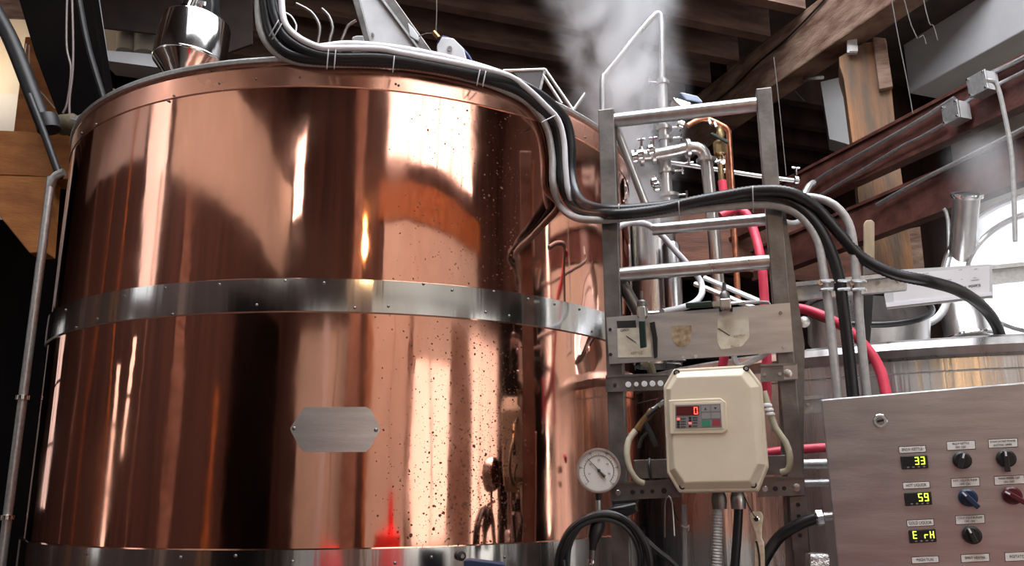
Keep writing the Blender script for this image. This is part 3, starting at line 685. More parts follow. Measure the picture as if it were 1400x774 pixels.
# ================================================================ RED HOSES
tag(tube('red_hose', pp((985, 296, 2.9), (1005, 288, 2.9), (1020, 292, 2.88), (1032, 320, 2.85), (1041, 360, 2.8), (1045, 410, 2.78), (1048, 470, 2.75), (1048, 560, 2.75)), .016, 'red_hose', None, 12), 'bright red hose hanging straight down behind the ladder', 'hose')
tag(tube('red_hose', pp((1078, 420, 2.75), (1100, 423, 2.75), (1130, 434, 2.72), (1160, 452, 2.7), (1185, 476, 2.68), (1203, 505, 2.65), (1213, 545, 2.62)), .0165, 'red_hose', None, 12), 'bright red hose curving down behind the control panel', 'hose')
tag(tube('red_hose', pp((1040, 620, 2.85), (1085, 615, 2.85), (1130, 612, 2.85)), .015, 'red_hose', None, 12), 'red hose running level between controller and panel', 'hose')
tag(tube('red_hose', [LP(983, 560, -.15), LP(988, 500, -.15), LP(992, 482, -.15)], .015, 'red_hose', None, 12), 'short red hose end just above the cream controller', 'hose')

# ================================================================ CREAM CONTROLLER
VP = Plane(980, 590, 2.40, 10)
ctl = thing('motor_controller', 'cream plastic controller box with a red 0 display', 'controller', VP(980, 690))
oc = [(920.6, 504.7), (1021, 499), (1041, 525.6), (1050, 637.6), (1036.5, 671.8), (928, 673.7), (912, 647), (907, 529)]
slab('back_case', VP, [(x+1.5, y+1) for x, y in oc], .13, 'cream', ctl, off=-.012, bevel=.006)
slab('lid', VP, oc, .014, 'cream', ctl, off=0, bevel=.005)
inn = [(926, 516), (1013, 513), (1026, 530), (1036, 634), (1024, 658), (936, 660), (922, 640), (916, 532)]
f0 = [VP(x, y, .0) for x, y in oc]; cxm = sum((VP(x, y) for x, y in inn), Vector())/8
ofr = [VP(x+(980-x)*.05, y+(588-y)*.05, .0) for x, y in oc]; ifr = [VP(x, y, .016) for x, y in inn]
mk('raised_face', ofr+ifr, [tuple(range(8, 16))]+[(i, (i+1) % 8, 8+(i+1) % 8, 8+i) for i in range(8)], 'cream', ctl, bevel=.003)
wf = slab('display_frame', VP, [(914, 547), (985, 544), (993, 550), (995, 588), (988, 593), (916, 594)], .006, 'cream', ctl, off=.020, bevel=.0035)
slab('display_well', VP, [(920, 551), (988, 549), (990, 587), (921, 589)], .002, 'cream', ctl, off=.0212, bevel=.001)
kp = slab('keypad', VP, [(923, 554), (985, 552), (987, 584.5), (923.5, 586)], .002, 'keypad', ctl, off=.0222)
rd = slab('display', VP, [(924.5, 556), (955.6, 555), (955.6, 567.5), (924.5, 568.5)], .001, 'redglass', kp, off=.0230)
digits('lit_digit', VP, 951.3, 561.6, '0', .021, 'seg_r', kp, off=.0233)
for x, y, m in [(964.5, 559, 'greykey'), (978, 558.4, 'greykey'), (965, 568.6, 'greykey'), (978.6, 568, 'greykey'), (965.5, 579, 'green'), (979.3, 578, 'redkey')]:
    slab('key', VP, [(x-5.6, y-4), (x+5.6, y-4.3), (x+5.8, y+4), (x-5.5, y+4.4)], .001, m, kp, off=.0232)
for x, y, dn in ((964.5, 559, 1), (978, 558.4, -1)):
    c = VP(x, y, .0236); mk('arrow', [c+VP.u*-.004-VP.v*.003*dn, c+VP.u*.004-VP.v*.003*dn, c+VP.v*.004*dn, c+VP.n*.0003-VP.v*.003*dn], [(0, 1, 2), (0, 1, 3), (1, 2, 3), (2, 0, 3)], 'lettering', kp)
for i, (x, y) in enumerate([(927.5, 573), (927.5, 577), (927.5, 580.5), (927.5, 584), (943.5, 571.5), (943.5, 575), (943.5, 578.7), (943.5, 583)]):
    slab('lamp', VP, [(x-1.8, y-1.2), (x+1.8, y-1.2), (x+1.8, y+1.2), (x-1.8, y+1.2)], .0006, 'seg_r' if i in (0, 6) else 'blackgloss', kp, off=.0232)
    slab('caption', VP, [(x+3.2, y-.9), (x+10, y-1), (x+10, y+.4), (x+3.2, y+.5)], .0004, 'lettering', kp, off=.0231)
for x, y in [(925, 509.6), (1020, 504), (932.8, 665), (1030, 663)]:
    s = disc('screw', VP, x, y, .009, .004, 'blackmat', ctl, off=.0, seg=14); disc('screw_head', VP, x, y, .005, .006, 'steel', s, off=0, seg=10)
# cable glands below
for x, m, lab in ((983, 'greyconduit', 0), (1009, 'chrome', 0)):
    lathe('cable_gland', [(.020, -.03), (.022, -.01), (.022, .0), (.016, .02)], VP(x, 681, -.05), 'steel_dk' if m != 'chrome' else 'steel', ctl, seg=12)
tag(tube('flexible_conduit', [VP(981, 685, -.05), VP(981, 720, -.05), VP(979, 830, -.05)], .0135, 'greyconduit', None, 12, rib=.008, amp=.07), 'grey ribbed conduit dropping straight from the cream controller', 'conduit')
tag(tube('power_cable', [VP(1010, 686, -.05), VP(1008, 730, -.05), VP(1000, 830, -.05)], .0125, 'black', None, 10), 'thick black cable dropping from the cream controller', 'cable')
# tube and brass fitting, left
tf = thing('sample_valve', 'corroded brass and steel needle valve left of the controller', 'valve', LP(885, 590, .05))
tube('nipple', [LP(908, 549, .03), LP(893, 560, .05)], .007, 'chrome', tf, 8, sm=False)
lathe('nut', [(.009, -.008), (.011, 0), (.009, .010)], LP(890, 562, .05), 'chrome', tf, axis=(LP(880, 575, .05)-LP(893, 560, .05)), seg=6)
tube('body', [LP(893, 560, .05), LP(880, 575, .05), LP(871, 588, .05)], .011, 'brass', tf, 10, sm=False)
tube('branch', [LP(880, 577, .05), LP(889, 592, .05), LP(897, 611, .05)], .009, 'blackmat', tf, 8, sm=False)
tube('branch', [LP(888, 590, .05), LP(878, 598, .05), LP(873, 613, .05)], .006, 'blackmat', tf, 8, sm=False)
tube('lever', [LP(884, 570, .065), LP(901, 556, .065)], .006, 'blackmat', tf, 8, sm=False)
tag(tube('clear_tube', [LP(869, 589, .05), LP(860, 601, .06), LP(857, 620, .07), LP(861, 642, .07), LP(871, 657, .06), LP(880, 661, .05)], .0095, 'clear_hose', None, 10), 'yellowed clear tube curling down left of the controller', 'hose')
tag(tube('clear_tube', [VP(1044, 535, -.03), VP(1052, 560, -.03), VP(1060, 585, -.03), VP(1074, 605, -.03), VP(1080, 625, -.03), VP(1078, 642, -.04), VP(1068, 646, -.05)], .0095, 'clear_hose', None, 10), 'yellowed clear tube curling down right of the controller', 'hose')
fc = thing('tube_clip', 'ribbed white hose connector on the right of the controller', 'connector', VP(1051, 565, -.03))
for k, (x, y) in enumerate([(1049, 557), (1051, 563), (1053, 569)]): lathe('ring', [(.009, 0), (.014, .003), (.014, .008), (.009, .011)], VP(x, y, -.03), 'white_hose', fc, seg=12)
# black cable ties on the lower bar
tag(tube('cable_tie', [LP(888, 627, .03), LP(888, 640, .045), LP(890, 655, .045)], .004, 'black', None, 6), 'black cable tie wrapped on the tube left of the controller', 'cable tie')

# ================================================================ PRESSURE GAUGE
GP = Plane(818.5, 643.5, 2.42, 6)
ga = thing('pressure_gauge', 'round white dial pressure gauge in front of the ladder foot', 'gauge', GP(818, 700))
rG = 29*2.42/F*1.02
lathe('case', [(rG*.9, -.045), (rG*.98, -.03), (rG, .0), (rG*.98, .006), (rG*.90, .006), (rG*.89, .001)], GP(818.5, 643.5), 'steel', ga, axis=GP.n, seg=48, closed=False)
dl = lathe('dial', [(rG*.9, 0), (rG*.9, .001)], GP(818.5, 643.5), 'dial', ga, axis=GP.n, seg=48)
gc = GP(819, 643.5, .002); v_ = GP.v
def gp(a, r, o=0): return gc + (GP.u*math.sin(a)+v_*math.cos(a))*r*rG + GP.n*o
arc = [gp(R_(-135+270*i/40), .66) for i in range(41)]
tube('scale_arc', arc, .0006, 'lettering', dl, 4, sm=False)
V = []; Fc = []
for i in range(31):
    a = R_(-135+9*i); L = .10 if i % 3 == 0 else .05
    w_ = (GP.u*math.cos(a)-v_*math.sin(a))*.0005; k = len(V)
    V += [gp(a, .66)-w_, gp(a, .66)+w_, gp(a, .66+L)+w_, gp(a, .66+L)-w_]; Fc.append((k, k+1, k+2, k+3))
mk('tick_marks', V, Fc, 'lettering', dl)
for i, s in enumerate(['0', '10', '20', '30', '40', '50', '60', '70', '80', '90', '100']):
    p = gp(R_(-135+27*i), .47 if i % 2 else .84, .0003)
    o = text('numeral', GP, 818.5, 643.5, s, .0052, par=dl, off=.002)
    o.location += p-GP(818.5, 643.5, .002)
tube('needle', [gp(R_(-43), .74, .003), gp(R_(-43), 0, .003)], lambda t: .0006+.0012*t, 'lettering', ga, 6, sm=False)
tube('needle_tail', [gp(0, 0, .003), gp(R_(137), .38, .003)], lambda t: .002+.003*t, 'lettering', ga, 6, sm=False)
lathe('hub', [(.005, 0), (.004, .004)], gc, 'blackmat', ga, axis=GP.n, seg=12)
tube('stem', [GP(818, 672, -.02), GP(818, 684, -.02)], .008, 'blackmat', ga, 10, sm=False)
tube('pipe', [GP(818, 682, -.02), GP(818.5, 703, -.02)], .0075, 'gal', ga, 10, sm=False)
lathe('collar', [(.009, 0), (.009, .006)], GP(818.5, 706, -.02), 'chrome', ga, seg=12)
tl = thing('test_probe', 'black handled probe hanging in the cable coil under the gauge', 'tool', GP(812, 775, .0))
tube('handle', [GP(822, 702, .0), GP(818, 715, .0), GP(812, 735, .01), GP(810, 752, .01)], lambda t: .010+.013*math.sin(min(1, t*1.15)*math.pi)*.9, 'black', tl, 12)
tube('shank', [GP(810, 752, .01), GP(809, 768, .01)], .010, 'steel_dk', tl, 10, sm=False)
lathe('tip', [(.006, 0), (.010, .004), (.010, .014)], GP(809, 772, .01), 'chrome', tl, seg=12)
# coiled black cable
cp = []
for i in range(0, 5*36+1):
    a = R_(i*10-90); k = i/36
    rx = 50+7*math.sin(k*2.3)+3*k; ry = 66+6*math.cos(k*1.7)
    cp.append(GP(826+rx*math.sin(a)+4*math.sin(k*3), 770-ry*math.cos(a)+5*math.sin(k*2.1), .02+.012*math.sin(k*1.9+a)))
tag(tube('cable_coil', cp, .0075, 'black', None, 8), 'coil of black cable hanging below the pressure gauge', 'cable')
tag(tube('power_cable', [GP(823, 705, .01), GP(835, 697, .02), GP(850, 694, .02), GP(868, 690, .0)], .006, 'black', None, 8), 'thin black cable running from the gauge to the plug', 'cable')
pg = thing('cable_plug', 'black plug lying under the lower crossbar', 'plug', LP(855, 704, .03))
slab('body', LP, [(838, 690), (868, 687), (872, 700), (858, 706), (842, 702)], .03, 'black', pg, off=.04, bevel=.004)
slab('flange', LP, [(836, 684), (873, 682), (870, 690), (838, 692)], .02, 'black', pg, off=.03, bevel=.003)
tag(tube('power_cable', [LP(850, 708, .05), LP(872, 728, .05), LP(895, 750, .05), LP(930, 782, .05), LP(960, 850, .05)], .0085, 'black', None, 8), 'black cable trailing right from the coil to the bottom edge', 'cable')
tag(tube('power_cable', pp((1030, 800, 2.45), (1045, 765, 2.45), (1065, 735, 2.45), (1090, 718, 2.42), (1116, 708, 2.40)), .0165, 'black', None, 12), 'thick black cable arching into the side of the control panel', 'cable')
# wire hook, glass tube, bottle opener
tag(tube('wire_hook', [LP(909, 735, .03), LP(909, 700, .03), LP(910, 684, .035), LP(914, 678, .04), LP(918, 684, .035), LP(920, 700, .03), LP(922, 733, .03)], .0022, 'steel', None, 6), 'bent wire hook hanging from the lower crossbar', 'hook')
tag(tube('hanging_string', [LP(918, 682, .03), LP(922, 700, .03), LP(928, 712, .03)], .0018, 'black', None, 5), 'black string hanging beside the wire hook', 'string')
gl = thing('sight_tube', 'pale upright sight tube behind the lower crossbar', 'tube', LP(937, 830, -.05))
tube('tube', [LP(934, 690, -.03), LP(936, 730, -.03), LP(938, 830, -.03)], .0075, mat('frosted_tube', (.42, .45, .47), .2), gl, 10)
tube('clip', [LP(931, 718, -.01), LP(938, 722, -.005), LP(942, 718, -.01), LP(941, 726, -.01)], .0025, 'white', gl, 6)
bo = thing('bottle_opener', 'worn brass-coloured corkscrew opener hanging by a string', 'opener', VP(1033, 774, -.02))
tube('string', [VP(1018, 680, -.03), VP(1026, 697, -.02), VP(1033, 708, -.015)], .0016, 'black', bo, 5)
PO = Plane(1033, 730, 2.42, 12)
hp = [(1024, 706), (1028, 700), (1034, 699), (1041, 700), (1044, 706), (1042, 722), (1042, 736), (1045, 742), (1046, 760), (1046, 800), (1032, 800), (1031, 745), (1034, 736), (1030, 722), (1026, 712)]
slab('handle', PO, hp, .010, mat('worn_nickel', (.60, .52, .36), .32, .45, c2=(.78, .72, .58), scale=60), bo, bevel=.003)
lathe('eyelet', [(.006, 0), (.0085, .001), (.0085, .003), (.006, .004)], PO(1034, 710, .0), 'chrome', bo, axis=PO.n, seg=14, closed=False)
disc('hole', PO, 1034, 710, .0065, .001, 'blackgloss', bo, off=.0002, seg=12)
tube('ridge', [PO(1034, 740, .002), PO(1038, 760, .004), PO(1039, 800, .004)], .003, 'chrome', bo, 6)

# ================================================================ CONTROL PANEL
CP = Plane(1260, 640, 2.20, 22, 2)
pan = thing('control_panel', 'brushed stainless control cabinet at the right with yellow readouts', 'control panel', (CP(1300, 774).x+.1, CP(1300, 774).y+.1, .5))
c0 = [(1122, 546), (1430, 520), (1460, 1000), (1168, 1000)]
slab('cabinet', CP, [(1124, 548), (1432, 522), (1462, 998), (1170, 998)], .24, 'steel_h', pan, off=-.022, bevel=.004)
door = slab('door', CP, c0, .02, 'steel_h', pan, off=0, bevel=.004)
lk = disc('lock', CP, 1203.5, 575.5, .0175, .006, 'chrome', pan, seg=28)
disc('lock_barrel', CP, 1203.5, 575.5, .011, .009, 'steel', lk, seg=20)
slab('key_slot', CP, [(1199, 575), (1208, 573), (1208.5, 576), (1199.5, 578)], .001, 'blackmat', lk, off=.0098)
def lab_plate(x, y, w, h, lines, hh=.0068, sl=-.05):
    p = slab('label_plate', CP, [(x-w/2, y-h/2-sl*w/2), (x+w/2, y-h/2+sl*w/2), (x+w/2+.8, y+h/2+sl*w/2), (x-w/2+.8, y+h/2-sl*w/2)], .0015, 'white', pan, off=.002)
    p2 = slab('backing', CP, [(x-w/2-.8, y-h/2-sl*w/2-.8), (x+w/2+.8, y-h/2+sl*w/2-.8), (x+w/2+1.6, y+h/2+sl*w/2+.8), (x-w/2, y+h/2-sl*w/2+.8)], .001, 'blackmat', p, off=.0012)
    n = len(lines)
    for i, s in enumerate(lines):
        if s: text('lettering', CP, x, y+(i-(n-1)/2)*(h/n)*.92, s, hh if n == 1 else hh*.62, par=p, off=.0024, w=.82)
    return p
for y, x, s in [(614.5, 1247, 'BREW KETTLE'), (663.5, 1252.5, 'HOT LIQUOR'), (715, 1258, 'COLD LIQUOR'), (765.5, 1264.5, 'MASH TUN')]:
    lab_plate(x, y, 36, 8, [s])
for x, y, s, k in [(1250, 632.5, '33', 8), (1255, 682.5, '59', 8), (1261, 733.5, 'E rH', 2)]:
    m_ = slab('readout', CP, [(x-19, y-8.5), (x+18, y-10.3), (x+20, y+7.5), (x-17, y+9.5)], .008, 'blackmat', pan, off=.008, bevel=.002)
    slab('window', CP, [(x-15, y-7), (x+14.5, y-8.6), (x+15, y+3), (x-14.5, y+4.6)], .0006, 'blackgloss', m_, off=.0086)
    digits('lit_digits', CP, x+k-.5, y-2-(k*.06), s, .0195 if len(s) == 2 else .0185, 'seg_y', m_, off=.009, gap=1.35)
    for q in range(4):
        if q or 1: slab('key', CP, [(x-10+q*7.3, y+5.7-q*.35), (x-7+q*7.3, y+5.5-q*.35), (x-6.8+q*7.3, y+7.4-q*.35), (x-9.8+q*7.3, y+7.6-q*.35)], .0005, 'greykey', m_, off=.0085)
def knob(x, y, m, ang, big=False, r=.0215):
    k = thing('k', None, None, (0, 0, 0)) if 0 else None
    b0 = disc('selector_knob', CP, x, y, r, .020, m, pan, seg=24, r2=r*.85)
    b0['label'] = {'blueknob': 'dark blue selector knob', 'redknob': 'dark red selector knob', 'blackmat': 'black selector knob'}[m]
    a = R_(ang); d = CP.u*math.sin(a)+CP.v*math.cos(a); s = CP.u*math.cos(a)-CP.v*math.sin(a); c = CP(x, y, .02)
    L = r*1.5 if big else r*.95; wd = r*.28
    box('pointer', c-d*L-s*wd, s*2*wd, d*(L+r*.85), CP.n*.012, m, b0, .002)
    box('white_mark', c+d*r*.25-s*wd*.35+CP.n*.0122, s*.7*wd, d*r*.55, CP.n*.0006, 'whitep', b0)
for x, y, m, ang, big in [(1315, 629.5, 'blackmat', 20, False), (1375, 627, 'blackmat', 0, True), (1323, 680.5, 'blueknob', -40, True), (1383, 677.5, 'redknob', -55, True), (1328.5, 731.5, 'blackmat', -20, False)]:
    knob(x, y, m, ang, big)
lab_plate(1313.5, 609, 38, 11, ['BREW KETTLE', 'ON  OFF'], .0085)
lab_plate(1371, 606, 39, 11, ['STEAM JACKET POWER', 'BOTTOM  UPPER'], .0075)
lab_plate(1319.5, 659.5, 38, 11, ['HOT LIQUOR PUMP', 'OFF  ON'], .0085)
lab_plate(1379.5, 656.5, 40, 11, ['MASH MIXER OFF', 'ON  OFF'], .0085)
lab_plate(1326, 710.5, 39, 11, ['COLD LIQUOR PUMP', 'OFF  ON'], .0082)
lab_plate(1333, 763, 38, 10, ['SPIRIT HEATER'], .006)
lab_plate(1392, 761, 36, 11, ['AGITATOR'], .0065)
# entry gland on the side, silver corner at the bottom
cg = thing('cable_gland', 'bright steel gland where the thick cable enters the cabinet side', 'gland', CP(1120, 708, -.1))
lathe('nut', [(.017, 0), (.022, .004), (.022, .02), (.017, .024)], at(1114, 709, 2.40), 'chrome', cg, axis=(1, -.1, .1), seg=6)
lathe('thread', [(.014, .02), (.014, .05)], at(1114, 709, 2.40), 'chrome', cg, axis=(1, -.1, .1), seg=14)
fb = thing('foil_block', 'shiny ribbed metal block at the lower left of the cabinet', 'block', at(1120, 790, 2.25))
PF = Plane(1120, 765, 2.28, 5)
slab('block', PF, [(1108, 758), (1134, 758), (1137, 820), (1108, 820)], .06, mat('crinkled_foil', (.75, .76, .78), .25, 1, bump=1, bscale=90), fb, bevel=.004)
# pipes between ladder and panel
for y, r, lab in ((634, .016, 'upper steel pipe between ladder and control cabinet'), (660, .012, 'lower steel pipe between ladder and control cabinet')):
    tag(tube('steel_pipe', pp((1085, y+2, 2.8), (1100, y+1, 2.8), (1140, y, 2.78)), r, 'gal', None, 12), lab, 'pipe')

# ================================================================ STAINLESS TANK BEHIND
KC = Vector((2.017, 4.134, 0)); KR = 1.47
kt = thing('steel_tank', 'wide stainless steel brewing tank behind the ladder and cabinet', 'tank', (KC.x, KC.y, 0))
lathe('shell', [(KR, .02), (KR, Z(.40)), (KR-.01, Z(.44))], (KC.x, KC.y, 0), 'vessel', kt, seg=160, closed=False)
lathe('rim', [(KR+.0, Z(.40)), (KR+.02, Z(.41)), (KR+.03, Z(.435)), (KR+.02, Z(.46)), (KR, Z(.47))], (KC.x, KC.y, 0), 'steel', kt, seg=160, closed=False)
lathe('weld_seam', [(KR+.001, Z(.355)), (KR+.004, Z(.358)), (KR+.001, Z(.361))], (KC.x, KC.y, 0), 'chrome', kt, seg=160, closed=False)
lathe('cone_top', [(KR, Z(.46)), (.45, Z(.60)), (.40, Z(.62)), (0, Z(.62))], (KC.x, KC.y, 0), 'steel', kt, seg=96, closed=False)
# manway collar tilted towards the viewer
mc = at(1186, 462, 3.35); maxis = Vector((-.10, -.50, 1)).normalized()
mw = thing('manway_collar', 'round stainless hatch collar with a black gasket on the tank top', 'hatch', mc)
rM = 78*3.35/F
lathe('collar', [(rM, -.02), (rM, .115), (rM-.008, .118), (rM-.008, 0)], mc, 'steel', mw, axis=maxis, seg=64, closed=False)
gk = [(rM+.004+.012*math.cos(a), .125+.012*math.sin(a)) for a in [2*math.pi*i/10 for i in range(11)]]
lathe('gasket', gk, mc, 'black', mw, axis=maxis, seg=64, closed=False)
lathe('floor_disc', [(rM-.008, .01), (0, .01)], mc, 'steel_dk', mw, axis=maxis, seg=48, closed=False)
wn_ = thing('wing_clamp', 'steel clamp lever at the left of the hatch collar', 'clamp', at(1100, 440, 3.3))
tube('lever', pp((1083, 445, 3.2), (1092, 439, 3.2), (1101, 440, 3.2)), .011, 'chrome', wn_, 8)
lathe('eye', [(.010, 0), (.022, .004), (.022, .014), (.010, .018)], at(1098, 441, 3.18), 'steel', wn_, axis=(0, -1, 0), seg=14)
# open pipe, bent pipe
op = thing('open_pipe', 'upright stainless pipe with a thick open rim', 'pipe', at(1312, 400, 4.0))
oa = Vector((-.05, -.52, 1)).normalized(); ob = at(1313, 372, 3.9); oh = .37
lathe('pipe', [(.058, 0), (.058, oh), (.052, oh), (.052, .05)], ob, 'steel', op, axis=oa, seg=36, closed=False)
lathe('rim_flange', [(.056, oh-.014), (.070, oh-.012), (.072, oh), (.070, oh+.008), (.052, oh+.008)], ob, 'chrome', op, axis=oa, seg=36, closed=False)
tag(tube('steel_rod', pp((1290, 285, 4.0), (1296, 300, 4.0), (1298, 370, 4.0)), .009, 'gal', None, 8), 'thin rod standing left of the open pipe', 'rod')
bp = thing('bent_pipe', 'fat stainless pipe stub rising from the tank top under the sign', 'pipe', at(1320, 465, 3.6))
tube('pipe', pp((1326, 470, 3.5), (1320, 440, 3.55), (1310, 395, 3.6)), .092, 'steel', bp, 28)
lathe('weld_ring', [(.094, 0), (.097, .006), (.094, .012)], at(1325, 462, 3.5), 'chrome', bp, axis=(-.1, .1, 1), seg=32, closed=False)
tag(tube('steel_pipe', pp((1262, 445, 3.4), (1280, 436, 3.4), (1292, 420, 3.4), (1296, 400, 3.4)), .016, 'white_hose', None, 10), 'white curved pipe beside the hatch collar', 'pipe')
# big open lid
ldc = at(1436, 366, 3.6)
n_ = ((Vector((0, 0, EYE))-ldc).normalized() + (B(1.4, 1.3, 6.9)-ldc).normalized()*.9).normalized()
ld = thing('tank_lid', 'large bright round steel lid standing open in the steam', 'lid', ldc-Vector((0, 0, .4)))
lathe('lid_disc', [(.42, 0), (.40, .015), (.25, -.03), (0, -.05)], ldc, mat('bright_lid', (.62, .63, .65), .42, 1), ld, axis=n_, seg=64, closed=False)
lathe('lid_rim', [(.43+.014*math.cos(a), .014*math.sin(a)) for a in [2*math.pi*i/8 for i in range(9)]], ldc, 'chrome', ld, axis=n_, seg=64, closed=False)
lathe('lid_inner_ring', [(.33+.010*math.cos(a), .0+.010*math.sin(a)) for a in [2*math.pi*i/8 for i in range(9)]], ldc, 'chrome', ld, axis=n_, seg=64, closed=False)
# paper sign in a sleeve
SP = Plane(1280, 395, 2.98, 10, 3)
sg = thing('paper_sign', 'upside down printed sheet in a clear sleeve on the strut', 'sign', SP(1280, 425))
slab('sleeve', SP, [(1210, 380), (1228, 369), (1356, 361), (1358, 408), (1352, 408), (1213, 423), (1209, 404)], .003, mat('plastic_sleeve', (.60, .60, .61), .2), sg)
slab('sheet', SP, [(1220, 376), (1353, 364), (1353, 401), (1222, 416)], .001, mat('white_sheet', (.80, .79, .80), .5, c2=(.72, .71, .73), scale=5), sg, off=.002)
slab('sleeve_edge', SP, [(1211, 414), (1356, 399), (1357, 404), (1212, 420)], .002, 'white_hose', sg, off=.004)
text('lettering', SP, 1328, 391.5, 'Kettle Va', .012, par=sg, off=.003, rot=184)
for x, y, s in [(1265, 374, 'valve open'), (1266, 378, 'to vent'), (1267, 382, 'kettle'), (1295, 383, 'close slowly'), (1313, 369, 'open'), (1315, 382, 'on'), (1334, 368, 'open'), (1333, 380, 'step'), (1333, 383, 'close slowly')]:
    text('lettering', SP, x, y, s, .0042, par=sg, off=.003, rot=184, m='steel_dk')
disc('eyelet', SP, 1216, 396, .005, .002, 'blackmat', sg, off=.001, seg=10)
# wooden paddle
pd = thing('wooden_paddle', 'pale worn wooden paddle handle standing behind the strut', 'paddle', at(1190, 400, 2.75))
PW = Plane(1190, 350, 2.72, 10)
slab('handle', PW, [(1182, 368), (1181, 306), (1184, 301), (1192, 300), (1196, 304), (1196, 368)], .014, 'wornwood', pd, bevel=.004)
slab('blade', PW, [(1181, 362), (1197, 360), (1192, 440), (1184, 545), (1179, 545), (1182, 440)], .010, 'blackmat', pd, bevel=.002)
slab('ferrule', PW, [(1180, 364), (1197, 362), (1197, 374), (1180, 376)], .018, 'steel_dk', pd, off=.002)
# hanging bag / plastic sheet right of sign
cs = thing('column_vessel', 'pale steamy stainless column behind the ladder', 'vessel', at(901, 540, 4.6))
c_b = at(901, 552, 4.6); c_t = c_b.z+1.02; c_b.z = Z(.625)
lathe('shell', [(.136, 0), (.136, c_t-c_b.z), (.128, c_t-c_b.z), (.128, c_t-c_b.z-.1)], c_b, 'vessel', cs, seg=48, closed=False)
cs2 = thing('column_vessel', 'narrow stainless column behind the ladder', 'vessel', at(926, 540, 4.5))
c_b = at(928, 552, 4.4); c_t = c_b.z+.87; c_b.z = Z(.625)
lathe('shell', [(.05, 0), (.05, c_t-c_b.z-.02), (.04, c_t-c_b.z)], c_b, 'vessel', cs2, seg=32, closed=False)

# ================================================================ PROCESS PIPES IN THE STEAM
def clamp(px, py, Y, r, par, ax=(0, 0, 1), side=1):
    p = at(px, py, Y); a = Vector(ax).normalized()
    lathe('clamp_ring', [(r, -.012), (r*1.45, -.008), (r*1.5, .008), (r, .012)], p, 'steel', par, axis=a, seg=18)
    s = Vector((side, -.2, 0)) if abs(a.z) > .5 else Vector((0, -.2, side))
    s.normalize()
    tube('clamp_screw', [p+s*r*1.2, p+s*(r*1.2+.05)], .007, 'chrome', par, 6, sm=False)
    q = p+s*(r*1.2+.045); tube('wing_nut', [q-a*.02, q+a*.02], .006, 'chrome', par, 6, sm=False)
v = thing('process_pipe', 'tall stainless pipe with clamps rising through the steam', 'pipe', at(915, 300, 4.0))
tube('pipe', pp((905, 110, 4), (905, 60, 4), (904, 28, 4), (901, 19, 4), (893, 22, 4), (870, 48, 4), (845, 80, 4), (829, 100, 4), (824, 110, 4), (824, 160, 4)), .016, 'steel', v, 14, step=.01)
tube('pipe', pp((905, 108, 4), (908, 180, 4), (914, 290, 4)), .026, 'steel', v, 14)
clamp(906, 114, 4, .024, v, side=-1); clamp(908, 176, 4, .028, v); clamp(910, 190, 4, .026, v); clamp(912, 235, 4, .028, v); clamp(915, 268, 4, .034, v)
tag(tube('handrail', pp((824, 108, 4.0), (860, 60, 4.1), (893, 26, 4.0)), .006, 'gal', None, 8), 'thin pale rail slanting through the steam', 'rail')
v = thing('process_pipe', 'thick horizontal stainless pipe with an elbow turning down', 'pipe', at(975, 400, 3.9))
tube('pipe', pp((862, 213, 3.95), (890, 212, 3.95), (920, 207, 3.92), (945, 202, 3.9), (958, 205, 3.9), (965, 218, 3.9), (969, 250, 3.9), (976, 320, 3.9), (984, 420, 3.9)), .031, 'steel', v, 16)
clamp(893, 212, 3.95, .034, v, (1, -.1, .1)); clamp(877, 214, 3.95, .034, v, (1, -.1, .1)); clamp(940, 203, 3.9, .034, v, (1, 0, .1), -1); clamp(966, 220, 3.9, .034, v, (0, 0, 1))
for x, y in [(868, 216), (875, 212), (890, 205), (895, 250), (898, 255)]:
    t = thing('hose_coupling', {868: 'bright coupling at the left end of the clamp pipe', 875: 'second bright coupling in the steam', 890: 'coupling with an upright screw in the steam', 895: 'lower bright tee coupling in the steam', 898: 'lowest bright coupling in the steam'}[x], 'coupling', at(x, y, 3.85))
    lathe('body', [(.018, -.02), (.03, -.01), (.03, .01), (.018, .02)], at(x, y, 3.85), 'chrome', t, axis=(1, -.2, .1), seg=14)
    tube('screw', [at(x, y, 3.85), at(x+1, y-12, 3.83)], .006, 'chrome', t, 6, sm=False)
tag(tube('steel_pipe', pp((905, 221, 4.05), (960, 229, 4.05), (1030, 240, 4.05), (1092, 248, 4.05)), .013, 'steel', None, 10), 'thin stainless pipe sloping right behind the ladder', 'pipe')
t = thing('hose_clamp', 'small clamp on the far end of the thin sloping pipe', 'clamp', at(1091, 246, 4.0)); clamp(1088, 247, 4.05, .016, t, (1, 0, -.1), 1)
v = thing('copper_pipe', 'reddish copper pipe bent over behind the ladder', 'pipe', at(1000, 400, 3.8))
tube('pipe', pp((940, 172, 3.8), (955, 164, 3.8), (967, 163, 3.8), (985, 171, 3.8), (995, 178, 3.8), (997, 195, 3.8), (1001, 260, 3.8), (1009, 410, 3.8)), .014, 'cu_pipe', v, 12)
tube('pipe', pp((993, 195, 3.85), (996, 260, 3.85)), .010, 'cu_pipe', v, 10)
for x, y in ((969, 164), (977, 168)): tube('saddle', pp((x-1, y-4, 3.8), (x+3, y+6, 3.78)), .008, 'steel', v, 6)
lathe('end_fitting', [(.01, 0), (.022, .01), (.022, .03), (.012, .04)], at(936, 172, 3.8), 'chrome', v, axis=(-1, -.2, .3), seg=12)
v = thing('steam_valve', 'brass valve with a dark green lever behind the ladder', 'valve', at(985, 260, 3.75))
lathe('bonnet', [(.018, 0), (.022, .02), (.016, .04), (.016, .06)], at(985, 190, 3.75), 'brass', v, seg=12)
lathe('body', [(.018, -.04), (.030, -.03), (.032, .01), (.03, .03), (.018, .04)], at(984, 203, 3.75), 'brass', v, seg=8)
